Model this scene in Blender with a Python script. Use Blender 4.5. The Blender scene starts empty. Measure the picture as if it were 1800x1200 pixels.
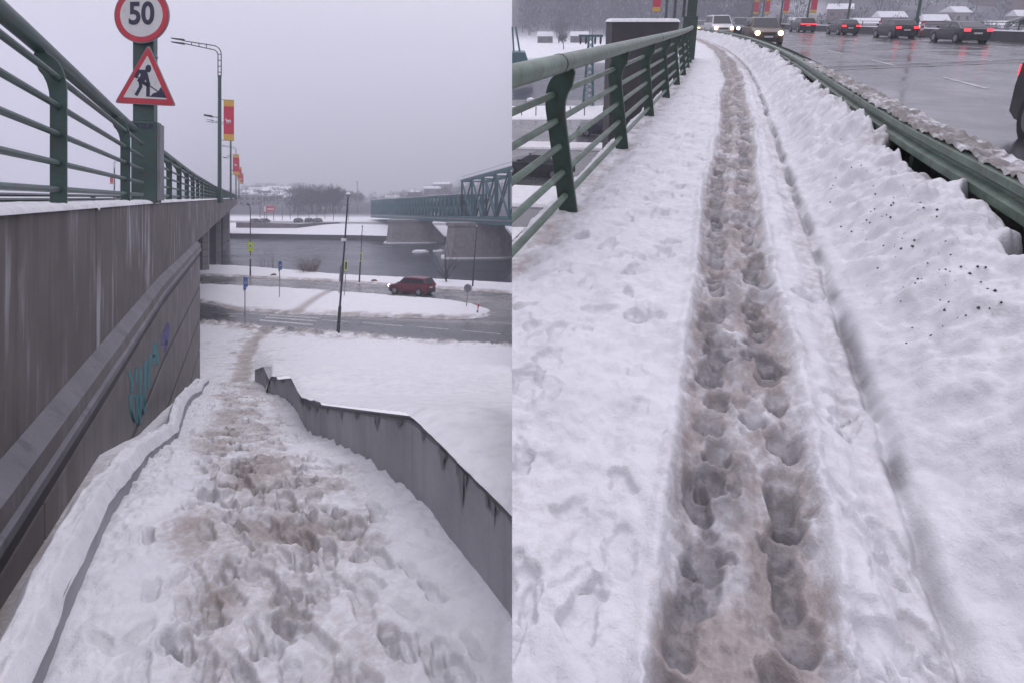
import bpy, bmesh, math, random
import numpy as np
from mathutils import Matrix, Vector

# ------------------------------------------------------------------ camera
FPX, CX, HZ = 1000.0, 900.0, 348.0      # focal length, centre column and horizon row in photo pixels (1800 x 1200)
ZE = 9.4                                # eye height above the riverside street
scene = bpy.context.scene
COL = scene.collection
cam_d = bpy.data.cameras.new('camera')
cam_d.sensor_width = 36.0
cam_d.lens = 36.0 * FPX / 1800.0
cam_d.shift_y = (HZ - 600.0) / 1800.0
cam_d.clip_start = 0.05
cam_d.clip_end = 5000
cam = bpy.data.objects.new('camera', cam_d)
cam.location = (0, 0, ZE)
cam.rotation_euler = (math.radians(90), 0, 0)
COL.objects.link(cam)
scene.camera = cam

# ------------------------------------------------------------------ sky and sun (overcast winter afternoon)
world = bpy.data.worlds.new('World')
scene.world = world
world.use_nodes = True
nt = world.node_tree
nt.nodes.clear()
wo = nt.nodes.new('ShaderNodeOutputWorld')
bg = nt.nodes.new('ShaderNodeBackground')
bg.inputs['Strength'].default_value = 0.10
sky = nt.nodes.new('ShaderNodeTexSky')
sky.sky_type = 'NISHITA'
sky.sun_disc = False
sky.sun_elevation = math.radians(70)
sky.sun_rotation = math.radians(0)
sky.dust_density = 6.0
hsv = nt.nodes.new('ShaderNodeHueSaturation')
hsv.inputs['Saturation'].default_value = 0.15
hsv.inputs['Value'].default_value = 0.6
nt.links.new(sky.outputs[0], hsv.inputs['Color'])
# overcast cloud deck: luminance grows from horizon to zenith as 1 + 3.2 sin e
geo = nt.nodes.new('ShaderNodeNewGeometry')
sep = nt.nodes.new('ShaderNodeSeparateXYZ')
nt.links.new(geo.outputs['Incoming'], sep.inputs[0])
ab = nt.nodes.new('ShaderNodeMath'); ab.operation = 'ABSOLUTE'
nt.links.new(sep.outputs['Z'], ab.inputs[0])
ma = nt.nodes.new('ShaderNodeMath'); ma.operation = 'MULTIPLY_ADD'
ma.inputs[1].default_value = 3.2
ma.inputs[2].default_value = 1.0
nt.links.new(ab.outputs[0], ma.inputs[0])
cl = nt.nodes.new('ShaderNodeMixRGB'); cl.blend_type = 'MULTIPLY'
cl.inputs[0].default_value = 1.0
SKYL = 4.2
cl.inputs[1].default_value = (1.0 * SKYL, 0.965 * SKYL, 1.115 * SKYL, 1)
nt.links.new(ma.outputs[0], cl.inputs[2])
mx = nt.nodes.new('ShaderNodeMixRGB')
mx.inputs[0].default_value = 0.93
nt.links.new(hsv.outputs[0], mx.inputs[1])
nt.links.new(cl.outputs[0], mx.inputs[2])
nt.links.new(mx.outputs[0], bg.inputs['Color'])
nt.links.new(bg.outputs[0], wo.inputs['Surface'])

sun_d = bpy.data.lights.new('sun', 'SUN')
sun_d.energy = 0.5
sun_d.angle = math.radians(25)
sun_d.color = (1.0, 0.96, 0.93)
sun = bpy.data.objects.new('sun', sun_d)
sun.rotation_euler = (math.radians(-20), 0, 0)
sun.location = (0, 40, 110)
COL.objects.link(sun)

scene.view_settings.view_transform = 'Standard'
scene.view_settings.look = 'None'
scene.view_settings.exposure = 0.0
scene.view_settings.gamma = 1.0
scene.view_settings.use_curve_mapping = False
scene.render.engine = 'CYCLES'
cy = scene.cycles
cy.use_denoising = True
cy.max_bounces = 6
cy.diffuse_bounces = 3
cy.glossy_bounces = 3
cy.transmission_bounces = 3
cy.volume_bounces = 1
cy.transparent_max_bounces = 6
cy.sample_clamp_indirect = 4.0
cy.use_adaptive_sampling = True
cy.adaptive_threshold = 0.02

rnd = random.Random(7)

# ------------------------------------------------------------------ frames of reference
# left place: level ground; right place: the hill road, which climbs at THETA and runs PHI to the right
THETA = math.atan((HZ - 33.0) / FPX)
PHI = math.atan(0.372)
HR = 1.5
MR = Matrix.Translation((0, 0, ZE)) @ Matrix.Rotation(THETA, 4, 'X') @ Matrix.Translation((0, 0, -HR))
MRR = MR @ Matrix.Rotation(-PHI, 4, 'Z')          # (lateral, along the road, up)


def P(px, py, Y):
    """point seen at a photo pixel, Y metres ahead"""
    return Vector(((px - CX) / FPX * Y, Y, ZE - (py - HZ) / FPX * Y))


def G(px, py, z=0.0):
    """point of the level z seen at a photo pixel"""
    Y = (ZE - z) * FPX / (py - HZ)
    return Vector(((px - CX) / FPX * Y, Y, z))


def RP(px, py, w=0.0):
    """point (u, v) on the right place's level w at a photo pixel"""
    x, z = (px - CX) / FPX, (HZ - py) / FPX
    c, s = math.cos(THETA), math.sin(THETA)
    v, ww = c + z * s, -s + z * c
    f = (w - HR) / ww
    return x * f, v * f


def shift(b):
    d = max(0.0, b - 12.0)
    return -0.0023 * d * d if d < 48 else -0.0023 * (48 * 48 + 96 * (d - 48))


def shift_np(b):
    d = np.maximum(0.0, np.asarray(b) - 12.0)
    return -0.0023 * np.where(d < 48, d * d, 48 * 48 + 96 * (d - 48))


def lane(offset, b, w=0.0):
    """matrix of a spot on the curving hill road: offset metres right of the footway, b metres along it"""
    ang = math.atan(2 * 0.0023 * min(48.0, max(0.0, b - 12.0)))
    return MRR @ Matrix.Translation((offset + shift(b), b, w)) @ Matrix.Rotation(ang, 4, 'Z')


def lane_px(offset, px, w=0.0):
    """distance b along a lane at which it is seen in a photo column"""
    lo, hi = 5.0, 130.0
    for _ in range(50):
        m = (lo + hi) / 2
        p = lane(offset, m, w).translation
        if CX + FPX * p.x / p.y > px:
            lo = m
        else:
            hi = m
    return lo


# ------------------------------------------------------------------ noise
def _hash(ix, iy, seed):
    h = (ix.astype(np.int64) * 374761393 + iy.astype(np.int64) * 668265263 + seed * 974634777) & 0xffffffff
    h = ((h ^ (h >> 13)) * 1274126177) & 0xffffffff
    h = h ^ (h >> 16)
    return (h & 0xffff) / 65535.0


def vnoise(x, y, seed=0):
    x = np.asarray(x, float); y = np.asarray(y, float)
    ix, iy = np.floor(x), np.floor(y)
    fx, fy = x - ix, y - iy
    fx = fx * fx * (3 - 2 * fx); fy = fy * fy * (3 - 2 * fy)
    a = _hash(ix, iy, seed); b = _hash(ix + 1, iy, seed)
    c = _hash(ix, iy + 1, seed); d = _hash(ix + 1, iy + 1, seed)
    return (a * (1 - fx) + b * fx) * (1 - fy) + (c * (1 - fx) + d * fx) * fy


def fbm(x, y, octv=4, seed=0):
    t = 0; amp = 0.5; tot = 0
    for k in range(octv):
        t = t + amp * vnoise(np.asarray(x) * 2 ** k + 17.3 * k, np.asarray(y) * 2 ** k - 9.1 * k, seed + k * 13)
        tot += amp; amp *= 0.5
    return t / tot - 0.5


def sstep(a, b, x):
    t = np.clip((x - a) / (b - a), 0, 1)
    return t * t * (3 - 2 * t)


# ------------------------------------------------------------------ materials
MATS = {}


def new_mat(name):
    m = bpy.data.materials.new(name); m.use_nodes = True
    t = m.node_tree
    b = t.nodes['Principled BSDF']
    return m, t, b


def coords(t, scale=(1, 1, 1), kind='Object'):
    tc = t.nodes.new('ShaderNodeTexCoord')
    mp = t.nodes.new('ShaderNodeMapping')
    mp.inputs['Scale'].default_value = scale
    t.links.new(tc.outputs[kind], mp.inputs[0])
    return mp.outputs[0]


def noise_node(t, vec, scale, detail=4, rough=0.55):
    n = t.nodes.new('ShaderNodeTexNoise')
    n.inputs['Scale'].default_value = scale
    n.inputs['Detail'].default_value = detail
    n.inputs['Roughness'].default_value = rough
    t.links.new(vec, n.inputs['Vector'])
    return n.outputs['Fac']


def ramp(t, fac, p0, p1, c0=(0, 0, 0, 1), c1=(1, 1, 1, 1)):
    r = t.nodes.new('ShaderNodeValToRGB')
    r.color_ramp.elements[0].position = p0; r.color_ramp.elements[0].color = c0
    r.color_ramp.elements[1].position = p1; r.color_ramp.elements[1].color = c1
    t.links.new(fac, r.inputs[0])
    return r.outputs[0]


def mix(t, fac, a, b, mode='MIX'):
    m = t.nodes.new('ShaderNodeMixRGB'); m.blend_type = mode
    for i, x in ((0, fac), (1, a), (2, b)):
        if hasattr(x, 'is_output') or hasattr(x, 'links'):
            t.links.new(x, m.inputs[i])
        elif i == 0:
            m.inputs[0].default_value = x
        else:
            m.inputs[i].default_value = (*x[:3], 1)
    return m.outputs[0]


def bump(t, h, strength, dist, b):
    n = t.nodes.new('ShaderNodeBump')
    n.inputs['Strength'].default_value = strength
    n.inputs['Distance'].default_value = dist
    t.links.new(h, n.inputs['Height'])
    t.links.new(n.outputs[0], b.inputs['Normal'])


def paint(name, col, rough=0.5, metal=0.0, var=0.15, scale=3.0, dirt=None, dirt_amt=0.4, bmp=0.0, bscale=60, stretch=(1, 1, 1), spec=0.5):
    """weathered solid colour"""
    if name in MATS:
        return MATS[name]
    m, t, b = new_mat(name)
    v = coords(t, stretch)
    n = noise_node(t, v, scale, 5)
    lo = tuple(c * (1 - var) for c in col); hi = tuple(min(1, c * (1 + var)) for c in col)
    c = mix(t, ramp(t, n, 0.3, 0.7), lo, hi)
    if dirt:
        n2 = noise_node(t, v, scale * 2.7, 6, 0.65)
        f = ramp(t, n2, 0.5, 0.72, (0, 0, 0, 1), (dirt_amt,) * 3 + (1,))
        c = mix(t, f, c, dirt)
    t.links.new(c, b.inputs['Base Color'])
    b.inputs['Roughness'].default_value = rough
    b.inputs['Metallic'].default_value = metal
    b.inputs['Specular IOR Level'].default_value = spec
    if bmp:
        bump(t, noise_node(t, v, bscale, 4), bmp, 0.01, b)
    MATS[name] = m
    return m


def emit(name, col, strength):
    if name in MATS:
        return MATS[name]
    m, t, b = new_mat(name)
    b.inputs['Base Color'].default_value = (*col, 1)
    b.inputs['Emission Color'].default_value = (*col, 1)
    b.inputs['Emission Strength'].default_value = strength
    MATS[name] = m
    return m


def snow_mat(name, slush=(0.35, 0.315, 0.30), wet=(0.15, 0.145, 0.15), grain=1.0, clean_c=0.685):
    m, t, b = new_mat(name)
    v = coords(t)
    da = t.nodes.new('ShaderNodeAttribute'); da.attribute_name = 'dirt'
    wa = t.nodes.new('ShaderNodeAttribute'); wa.attribute_name = 'wet'
    n1 = noise_node(t, v, 20, 6, 0.65)
    n2 = noise_node(t, v, 2.3, 4)
    clean = mix(t, ramp(t, n2, 0.3, 0.7), (clean_c - 0.03, clean_c - 0.03, clean_c), (clean_c + 0.04, clean_c + 0.04, clean_c + 0.06))
    # greyer, wetter patches of old snow
    n5 = noise_node(t, v, 7.0, 5, 0.65)
    clean = mix(t, ramp(t, n5, 0.46, 0.68, (0, 0, 0, 1), (0.45,) * 3 + (1,)), clean, (clean_c * 0.70, clean_c * 0.695, clean_c * 0.73))
    nd = ramp(t, n1, 0.32, 0.68)
    # broken-up dirt: the attribute pushes the grain over a threshold
    ad = t.nodes.new('ShaderNodeMath'); ad.operation = 'MULTIPLY_ADD'
    t.links.new(nd, ad.inputs[0]); ad.inputs[1].default_value = 0.9; ad.inputs[2].default_value = -0.45
    su = t.nodes.new('ShaderNodeMath'); su.operation = 'MULTIPLY_ADD'
    t.links.new(da.outputs['Fac'], su.inputs[0]); su.inputs[1].default_value = 1.35
    t.links.new(ad.outputs[0], su.inputs[2])
    gt = t.nodes.new('ShaderNodeMath'); gt.operation = 'MULTIPLY'
    t.links.new(su.outputs[0], gt.inputs[0]); t.links.new(ramp(t, da.outputs['Fac'], 0.02, 0.25), gt.inputs[1])
    f = ramp(t, gt.outputs[0], 0.0, 1.0)
    sl = mix(t, nd, tuple(c * 0.75 for c in slush), tuple(c * 1.25 for c in slush))
    c = mix(t, f, clean, sl)
    c = mix(t, ramp(t, wa.outputs['Fac'], 0.05, 0.95), c, wet)
    t.links.new(c, b.inputs['Base Color'])
    rr = mix(t, ramp(t, wa.outputs['Fac'], 0.1, 1.0), (0.75, 0.75, 0.75), (0.28, 0.28, 0.28))
    t.links.new(rr, b.inputs['Roughness'])
    b.inputs['Specular IOR Level'].default_value = 0.3
    h = mix(t, 0.5, noise_node(t, v, 90, 3, 0.7), n1)
    bump(t, h, 0.75 * grain, 0.014, b)
    return m


def asphalt_mat(name, col=(0.05, 0.052, 0.058), rough=0.16, slush=0.35, scale=0.35):
    m, t, b = new_mat(name)
    v = coords(t)
    da = t.nodes.new('ShaderNodeAttribute'); da.attribute_name = 'dirt'
    n = noise_node(t, v, scale, 5, 0.6)
    n2 = noise_node(t, v, 40, 3, 0.7)
    c = mix(t, ramp(t, n, 0.35, 0.65), tuple(x * 0.8 for x in col), tuple(x * 1.3 for x in col))
    c = mix(t, ramp(t, n2, 0.4, 0.9, (0, 0, 0, 1), (0.25,) * 3 + (1,)), c, (0.12, 0.12, 0.12))
    c = mix(t, mix(t, 1.0, da.outputs['Fac'], ramp(t, n2, 0.25, 0.6), 'MULTIPLY'), c, (slush, slush * 0.94, slush * 0.9))
    t.links.new(c, b.inputs['Base Color'])
    r = ramp(t, n, 0.35, 0.65, (rough,) * 3 + (1,), (rough + 0.2,) * 3 + (1,))
    t.links.new(r, b.inputs['Roughness'])
    bump(t, n2, 0.10, 0.004, b)
    return m


def concrete_mat(name, col, streak_dark=0.5, streak_light=0.0, seedoff=0.0):
    m, t, b = new_mat(name)
    v = coords(t)
    vs = coords(t, (2.2, 2.2, 0.16))
    n = noise_node(t, v, 1.3, 6, 0.6)
    n3 = noise_node(t, v, 45, 4, 0.7)
    st = noise_node(t, vs, 3.2, 5, 0.6)
    c = mix(t, ramp(t, n, 0.3, 0.7), tuple(x * 0.78 for x in col), tuple(x * 1.2 for x in col))
    c = mix(t, ramp(t, n3, 0.3, 0.75, (0, 0, 0, 1), (0.35,) * 3 + (1,)), c, tuple(x * 1.35 for x in col))
    if streak_dark:
        c = mix(t, ramp(t, st, 0.52, 0.72, (0, 0, 0, 1), (streak_dark,) * 3 + (1,)), c, tuple(x * 0.45 for x in col))
    if streak_light:
        st2 = noise_node(t, coords(t, (1.0, 1.0, 0.13)), 4.1, 5, 0.6)
        msk = noise_node(t, v, 0.55, 3)
        f = mix(t, 1.0, ramp(t, st2, 0.5, 0.66), ramp(t, msk, 0.44, 0.6, (0, 0, 0, 1), (streak_light,) * 3 + (1,)), 'MULTIPLY')
        c = mix(t, f, c, (0.42, 0.42, 0.45))
    t.links.new(c, b.inputs['Base Color'])
    b.inputs['Roughness'].default_value = 0.8
    b.inputs['Specular IOR Level'].default_value = 0.3
    bump(t, mix(t, 0.5, n3, n), 0.5, 0.012, b)
    return m


M_SNOW = snow_mat('snow')
M_SNOWP = snow_mat('footway_snow', (0.315, 0.28, 0.27), (0.175, 0.168, 0.178), clean_c=0.625)
M_GRITSNOW = snow_mat('gritty_snow', (0.19, 0.175, 0.165), (0.075, 0.07, 0.072), clean_c=0.60)
M_HILL = snow_mat('hill_brush', (0.05, 0.048, 0.058), grain=0.2)
M_SNOWFAR = snow_mat('distant_snow', grain=0.2)
M_ROAD = asphalt_mat('wet_asphalt')
M_ROADR = asphalt_mat('wet_bridge_asphalt', (0.034, 0.034, 0.040), 0.10, scale=0.5)
M_FASCIA = concrete_mat('fascia_concrete', (0.125, 0.113, 0.112), 0.45, 0.75)
M_LEDGE = concrete_mat('ledge_concrete', (0.16, 0.158, 0.172), 0.5)
M_WALLC = concrete_mat('abutment_concrete', (0.155, 0.142, 0.143), 0.4, 0.3)
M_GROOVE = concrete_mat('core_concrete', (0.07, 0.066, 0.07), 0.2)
M_RET = concrete_mat('retaining_concrete', (0.31, 0.31, 0.33), 0.25)
M_PIER = concrete_mat('pier_concrete', (0.26, 0.245, 0.24), 0.5)
M_GREEN = paint('green_paint', (0.040, 0.082, 0.072), 0.38, var=0.25, scale=2.2, dirt=(0.085, 0.06, 0.045), dirt_amt=0.75, bmp=0.3)
M_GREENR = paint('worn_green_paint', (0.098, 0.145, 0.112), 0.42, var=0.35, scale=5, dirt=(0.085, 0.055, 0.04), dirt_amt=0.8, bmp=0.35)
M_POSTR = paint('dark_green_post', (0.040, 0.072, 0.056), 0.45, var=0.3, scale=4, dirt=(0.05, 0.035, 0.03), dirt_amt=0.8, bmp=0.2)
M_TRUSS = paint('teal_steel', (0.028, 0.115, 0.130), 0.55, var=0.25, scale=0.4)
M_DARK = paint('dark_metal', (0.03, 0.032, 0.04), 0.45, var=0.2)
M_GREY = paint('galvanised_metal', (0.23, 0.235, 0.25), 0.4, 0.6, var=0.2)
M_WHITE = paint('white_sheet', (0.62, 0.62, 0.62), 0.45, var=0.06, dirt=(0.35, 0.33, 0.31), dirt_amt=0.3)
M_RED = paint('red_sheet', (0.50, 0.032, 0.055), 0.4, var=0.12)
M_NAVY = paint('navy_print', (0.022, 0.022, 0.055), 0.45, var=0.1)
M_LIME = paint('lime_sheet', (0.62, 0.80, 0.02), 0.4, var=0.05)
M_BLUE = paint('blue_sheet', (0.03, 0.12, 0.36), 0.4, var=0.1)
M_BRED = paint('banner_red', (0.55, 0.045, 0.085), 0.7, var=0.08)
M_BYEL = paint('banner_yellow', (0.62, 0.38, 0.07), 0.7, var=0.08)
M_BARK = paint('bark', (0.042, 0.036, 0.036), 0.9, var=0.3, scale=8)
M_TWIG = paint('twigs', (0.032, 0.029, 0.035), 0.95, var=0.3, scale=1)
M_BUSH = paint('bush_twigs', (0.11, 0.075, 0.055), 0.95, var=0.3, scale=1)
M_RUBBER = paint('rubber', (0.018, 0.018, 0.02), 0.75, var=0.2)
M_GLASS = paint('car_glass', (0.03, 0.034, 0.04), 0.06, var=0.05)
M_ROOF = paint('dark_roof', (0.075, 0.06, 0.058), 0.8, var=0.2)
M_HOUSE = paint('house_plaster', (0.27, 0.24, 0.23), 0.9, var=0.15)
M_HOUSE2 = paint('house_brick', (0.16, 0.10, 0.085), 0.9, var=0.15)
M_GRIT = paint('grit', (0.055, 0.05, 0.05), 0.9, var=0.4, scale=30)
M_TEAL = paint('teal_spray', (0.03, 0.19, 0.22), 0.7, var=0.3, scale=6)
M_PURPLE = paint('blue_spray', (0.075, 0.07, 0.21), 0.7, var=0.3, scale=6)
M_LINE = paint('road_paint', (0.40, 0.40, 0.40), 0.4, var=0.3, scale=3, dirt=(0.06, 0.06, 0.065), dirt_amt=0.95)


def water_mat(name='river_water', spec=0.5):
    m, t, b = new_mat(name)
    b.inputs['Specular IOR Level'].default_value = spec
    v = coords(t, (1, 0.35, 1))
    n = noise_node(t, v, 1.6, 4, 0.6)
    big = noise_node(t, coords(t, (0.03, 0.08, 1)), 1.0, 4, 0.6)
    b.inputs['Base Color'].default_value = (0.030, 0.036, 0.050, 1)
    r = ramp(t, big, 0.35, 0.65, (0.12,) * 3 + (1,), (0.30,) * 3 + (1,))
    t.links.new(r, b.inputs['Roughness'])
    b.inputs['IOR'].default_value = 1.33
    bump(t, n, 0.35, 0.25, b)
    return m


M_WATER = water_mat()
M_WATERR = water_mat('dull_river_water', 0.25)


# ------------------------------------------------------------------ object helpers
WM = {}      # world matrix of everything built


def link(o):
    COL.objects.link(o)
    return o


def tag(o, label=None, cat=None, group=None, kind=None):
    if label: o['label'] = label
    if cat: o['category'] = cat
    if group: o['group'] = group
    if kind: o['kind'] = kind
    return o


def thing(name, label, cat, mw=None, group=None):
    o = bpy.data.objects.new(name, None)
    o.empty_display_size = 0.2
    link(o)
    if mw is None:
        mw = Matrix.Identity(4)
    o.matrix_basis = mw
    WM[o.name] = mw.copy()
    return tag(o, label, cat, group)


def copy_tree(o, parent=None):
    c = o.copy(); link(c)
    if parent is not None:
        c.parent = parent
    for ch in list(o.children):
        copy_tree(ch, c)
    return c


def mesh_obj(name, me, m, parent=None, mw=None):
    o = bpy.data.objects.new(name, me)
    if m is not None and len(me.materials) == 0:
        me.materials.append(m)
    link(o)
    if parent is not None:
        o.parent = parent
        if mw is None:
            mw = WM[parent.name]
        o.matrix_basis = WM[parent.name].inverted() @ mw
    elif mw is not None:
        o.matrix_basis = mw
    WM[o.name] = (mw if mw is not None else Matrix.Identity(4)).copy()
    return o


class MB:
    """collects shapes, then links them as one mesh object"""
    def __init__(self):
        self.v = []; self.f = []

    def add(self, vs, fs):
        o = len(self.v)
        self.v += [tuple(p) for p in vs]
        self.f += [tuple(i + o for i in f) for f in fs]
        return self

    def box(self, c, s, rot=None):
        x, y, z = s[0] / 2, s[1] / 2, s[2] / 2
        vs = [Vector(p) for p in ((-x, -y, -z), (x, -y, -z), (x, y, -z), (-x, y, -z), (-x, -y, z), (x, -y, z), (x, y, z), (-x, y, z))]
        if rot is not None:
            vs = [rot @ p for p in vs]
        c = Vector(c)
        return self.add([p + c for p in vs], [(0, 3, 2, 1), (4, 5, 6, 7), (0, 1, 5, 4), (1, 2, 6, 5), (2, 3, 7, 6), (3, 0, 4, 7)])

    def hexa(self, bottom, top):
        n = len(bottom)
        return self.add(list(bottom) + list(top), [tuple(range(n))[::-1], tuple(range(n, 2 * n))] +
                        [(i, (i + 1) % n, n + (i + 1) % n, n + i) for i in range(n)])

    def beam(self, a, b, w, h, up=(0, 0, 1)):
        a, b = Vector(a), Vector(b)
        d = (b - a)
        if d.length < 1e-6:
            return self
        d.normalize()
        up = Vector(up)
        s = d.cross(up)
        if s.length < 1e-4:
            s = d.cross(Vector((1, 0, 0)))
        s.normalize(); u = s.cross(d)
        r = [s * w / 2 * i + u * h / 2 * j for i, j in ((-1, -1), (1, -1), (1, 1), (-1, 1))]
        return self.hexa([a + q for q in r], [b + q for q in r])

    def tube(self, pts, rad, n=8, cap=True):
        pts = [Vector(p) for p in pts]
        rads = rad if isinstance(rad, (list, tuple)) else [rad] * len(pts)
        vs = []; fs = []
        ref = None
        for i, p in enumerate(pts):
            d = (pts[min(i + 1, len(pts) - 1)] - pts[max(i - 1, 0)]).normalized()
            if ref is None:
                ref = d.cross(Vector((0, 0, 1)))
                if ref.length < 0.05:
                    ref = d.cross(Vector((0, 1, 0)))
            s = (ref - d * ref.dot(d)).normalized(); ref = s
            u = d.cross(s)
            for k in range(n):
                a = 2 * math.pi * k / n
                vs.append(p + (s * math.cos(a) + u * math.sin(a)) * rads[i])
        for i in range(len(pts) - 1):
            for k in range(n):
                fs.append((i * n + k, i * n + (k + 1) % n, (i + 1) * n + (k + 1) % n, (i + 1) * n + k))
        if cap:
            fs.append(tuple(range(n))[::-1]); fs.append(tuple(range((len(pts) - 1) * n, len(pts) * n)))
        return self.add(vs, fs)

    def lathe(self, prof, n=12, c=(0, 0, 0)):
        vs = []; fs = []
        for r, z in prof:
            for k in range(n):
                a = 2 * math.pi * k / n
                vs.append((c[0] + r * math.cos(a), c[1] + r * math.sin(a), c[2] + z))
        for i in range(len(prof) - 1):
            for k in range(n):
                fs.append((i * n + k, i * n + (k + 1) % n, (i + 1) * n + (k + 1) % n, (i + 1) * n + k))
        fs.append(tuple(range(n))[::-1]); fs.append(tuple(range((len(prof) - 1) * n, len(prof) * n)))
        return self.add(vs, fs)

    def plate(self, poly, y0, y1):
        """polygon in the x-z plane, thick along y"""
        n = len(poly)
        return self.hexa([(p[0], y0, p[1]) for p in poly], [(p[0], y1, p[1]) for p in poly])

    def mesh(self, name):
        me = bpy.data.meshes.new(name)
        me.from_pydata(self.v, [], self.f)
        me.validate()
        bm = bmesh.new(); bm.from_mesh(me)
        bmesh.ops.recalc_face_normals(bm, faces=bm.faces)
        bm.to_mesh(me); bm.free()
        return me

    def build(self, name, m, parent=None, mw=None, smooth=False, bevel=0.0):
        me = self.mesh(name)
        if smooth:
            me.shade_smooth()
            me.set_sharp_from_angle(angle=math.radians(40))
        o = mesh_obj(name, me, m, parent, mw)
        if bevel:
            md = o.modifiers.new('bevel', 'BEVEL'); md.width = bevel; md.segments = 2; md.limit_method = 'ANGLE'
        return o


def grid_obj(name, pts, m, parent=None, mw=None, dirt=None, wet=None, flip=False):
    """pts: (rows, cols, 3) array"""
    r, c = pts.shape[:2]
    me = bpy.data.meshes.new(name)
    idx = np.arange(r * c).reshape(r, c)
    q = np.stack([idx[:-1, :-1], idx[:-1, 1:], idx[1:, 1:], idx[1:, :-1]], -1).reshape(-1, 4)
    if flip:
        q = q[:, ::-1]
    nf = len(q)
    me.vertices.add(r * c); me.vertices.foreach_set('co', pts.reshape(-1).astype(np.float32))
    me.loops.add(nf * 4); me.loops.foreach_set('vertex_index', q.reshape(-1).astype(np.int32))
    me.polygons.add(nf)
    me.polygons.foreach_set('loop_start', np.arange(0, nf * 4, 4, dtype=np.int32))
    me.polygons.foreach_set('loop_total', np.full(nf, 4, dtype=np.int32))
    me.update(); me.validate()
    for nm, arr in (('dirt', dirt), ('wet', wet)):
        if arr is not None:
            at = me.attributes.new(nm, 'FLOAT', 'POINT')
            at.data.foreach_set('value', np.clip(np.broadcast_to(arr, (r, c)), 0, 1).reshape(-1).astype(np.float32))
    me.shade_smooth()
    return mesh_obj(name, me, m, parent, mw)


def structure(o):
    o['kind'] = 'structure'
    return o


def geomspace(a, b, n):
    return np.exp(np.linspace(math.log(a), math.log(b), n))


def stamp_prints(H, wetm, A, B, brow, prints, depth_scale=1.0, wet_amt=0.0, rim_k=0.16, tread_k=0.08, warp=1.0, crescent=False):
    """press boot prints (a, b, angle, length, width, depth) into a height field"""
    for (a0, b0, ang, L, W, dep) in prints:
        i0 = max(0, np.searchsorted(brow, b0 - L * 0.9)); i1 = min(len(brow), np.searchsorted(brow, b0 + L * 0.9))
        if i1 - i0 < 2:
            continue
        wn = 0.10 * W * warp
        a = A[i0:i1] - a0 + wn * 2.2 * fbm(A[i0:i1] * 16, B[i0:i1] * 16, 3, 71); b = B[i0:i1] - b0 + wn * 3 * fbm(A[i0:i1] * 13, B[i0:i1] * 13, 3, 73)
        ca, sa = math.cos(ang), math.sin(ang)
        p = a * ca + b * sa; q = -a * sa + b * ca
        wq = W / 2 * (1.0 - 0.22 * np.exp(-((q + 0.03 * L) / (0.16 * L)) ** 2))
        r = (np.abs(p / wq) ** 2.6 + np.abs(q / (L / 2)) ** 2.6) ** (1 / 2.6)
        s = 1 - sstep(0.72, 1.06, r)
        rim = np.exp(-((r - 1.16) / 0.13) ** 2)
        tread = tread_k * np.sin(q * 2 * math.pi / 0.035) * s
        heel = 1 + 0.35 * sstep(0, -L * 0.4, q)
        H[i0:i1] += depth_scale * dep * (-s * heel + rim_k * rim + tread)
        if wetm is not None and wet_amt:
            wetm[i0:i1] = np.maximum(wetm[i0:i1], wet_amt * s * (0.35 + 0.65 * sstep(0.10, -0.40, q / L) if crescent else 1.0))

# =================================================================== LEFT PLACE: stairs beside the road bridge
# ------------------------------------------------------------------ profiles
def drop(Y):
    """how far the stairs lie below the eye, Y metres ahead"""
    return np.interp(Y, [0.5, 2.6, 3.5, 5.14, 8.33, 10.0, 11.8, 15.9, 17.3, 22.8, 24], [1.9, 1.9, 1.97, 2.40, 3.52, 3.76, 4.22, 5.52, 5.80, 7.42, 7.7])


def wall_top(Y):
    return np.interp(Y, [0.5, 2.51, 3.33, 3.83, 8.79, 10.5, 15.7, 18.0, 22.8], [1.36, 1.416, 1.45, 1.50, 3.19, 3.32, 5.02, 5.33, 6.87])


def field_drop(Y):
    return np.interp(Y, [0.5, 2.51, 3.6, 5.5, 8.9, 10.5, 15.8, 18.0, 22.8, 28, 34, 38, 60], [1.30, 1.36, 1.43, 2.02, 3.10, 3.28, 4.93, 5.3, 6.8, 8.05, 9.05, 9.30, 9.32])


def bx(Y):
    return np.where(np.asarray(Y) <= 12.1, -0.5 * np.asarray(Y) - 1.38, -0.472 * np.asarray(Y) - 1.725)


def bp(Y, off, z):
    s = 0.5 if Y < 11.9 else (0.472 if Y > 12.3 else 0.486)
    n = math.sqrt(1 + s * s)
    return Vector((float(bx(Y)) + off / n, Y + off * s / n, z))


def sweep(mb, prof, Ys, cap=True):
    n = len(prof)
    vs = [bp(Y, o, z) for Y in Ys for o, z in prof]
    fs = [(i * n + k, i * n + (k + 1) % n, (i + 1) * n + (k + 1) % n, (i + 1) * n + k) for i in range(len(Ys) - 1) for k in range(n)]
    if cap:
        fs += [tuple(range(n)), tuple(range((len(Ys) - 1) * n, len(Ys) * n))]
    return mb.add(vs, fs)


def seg(y0, y1):
    return [y0, 12.1, y1] if y0 < 12.0 and y1 > 12.2 else [y0, y1]


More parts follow.
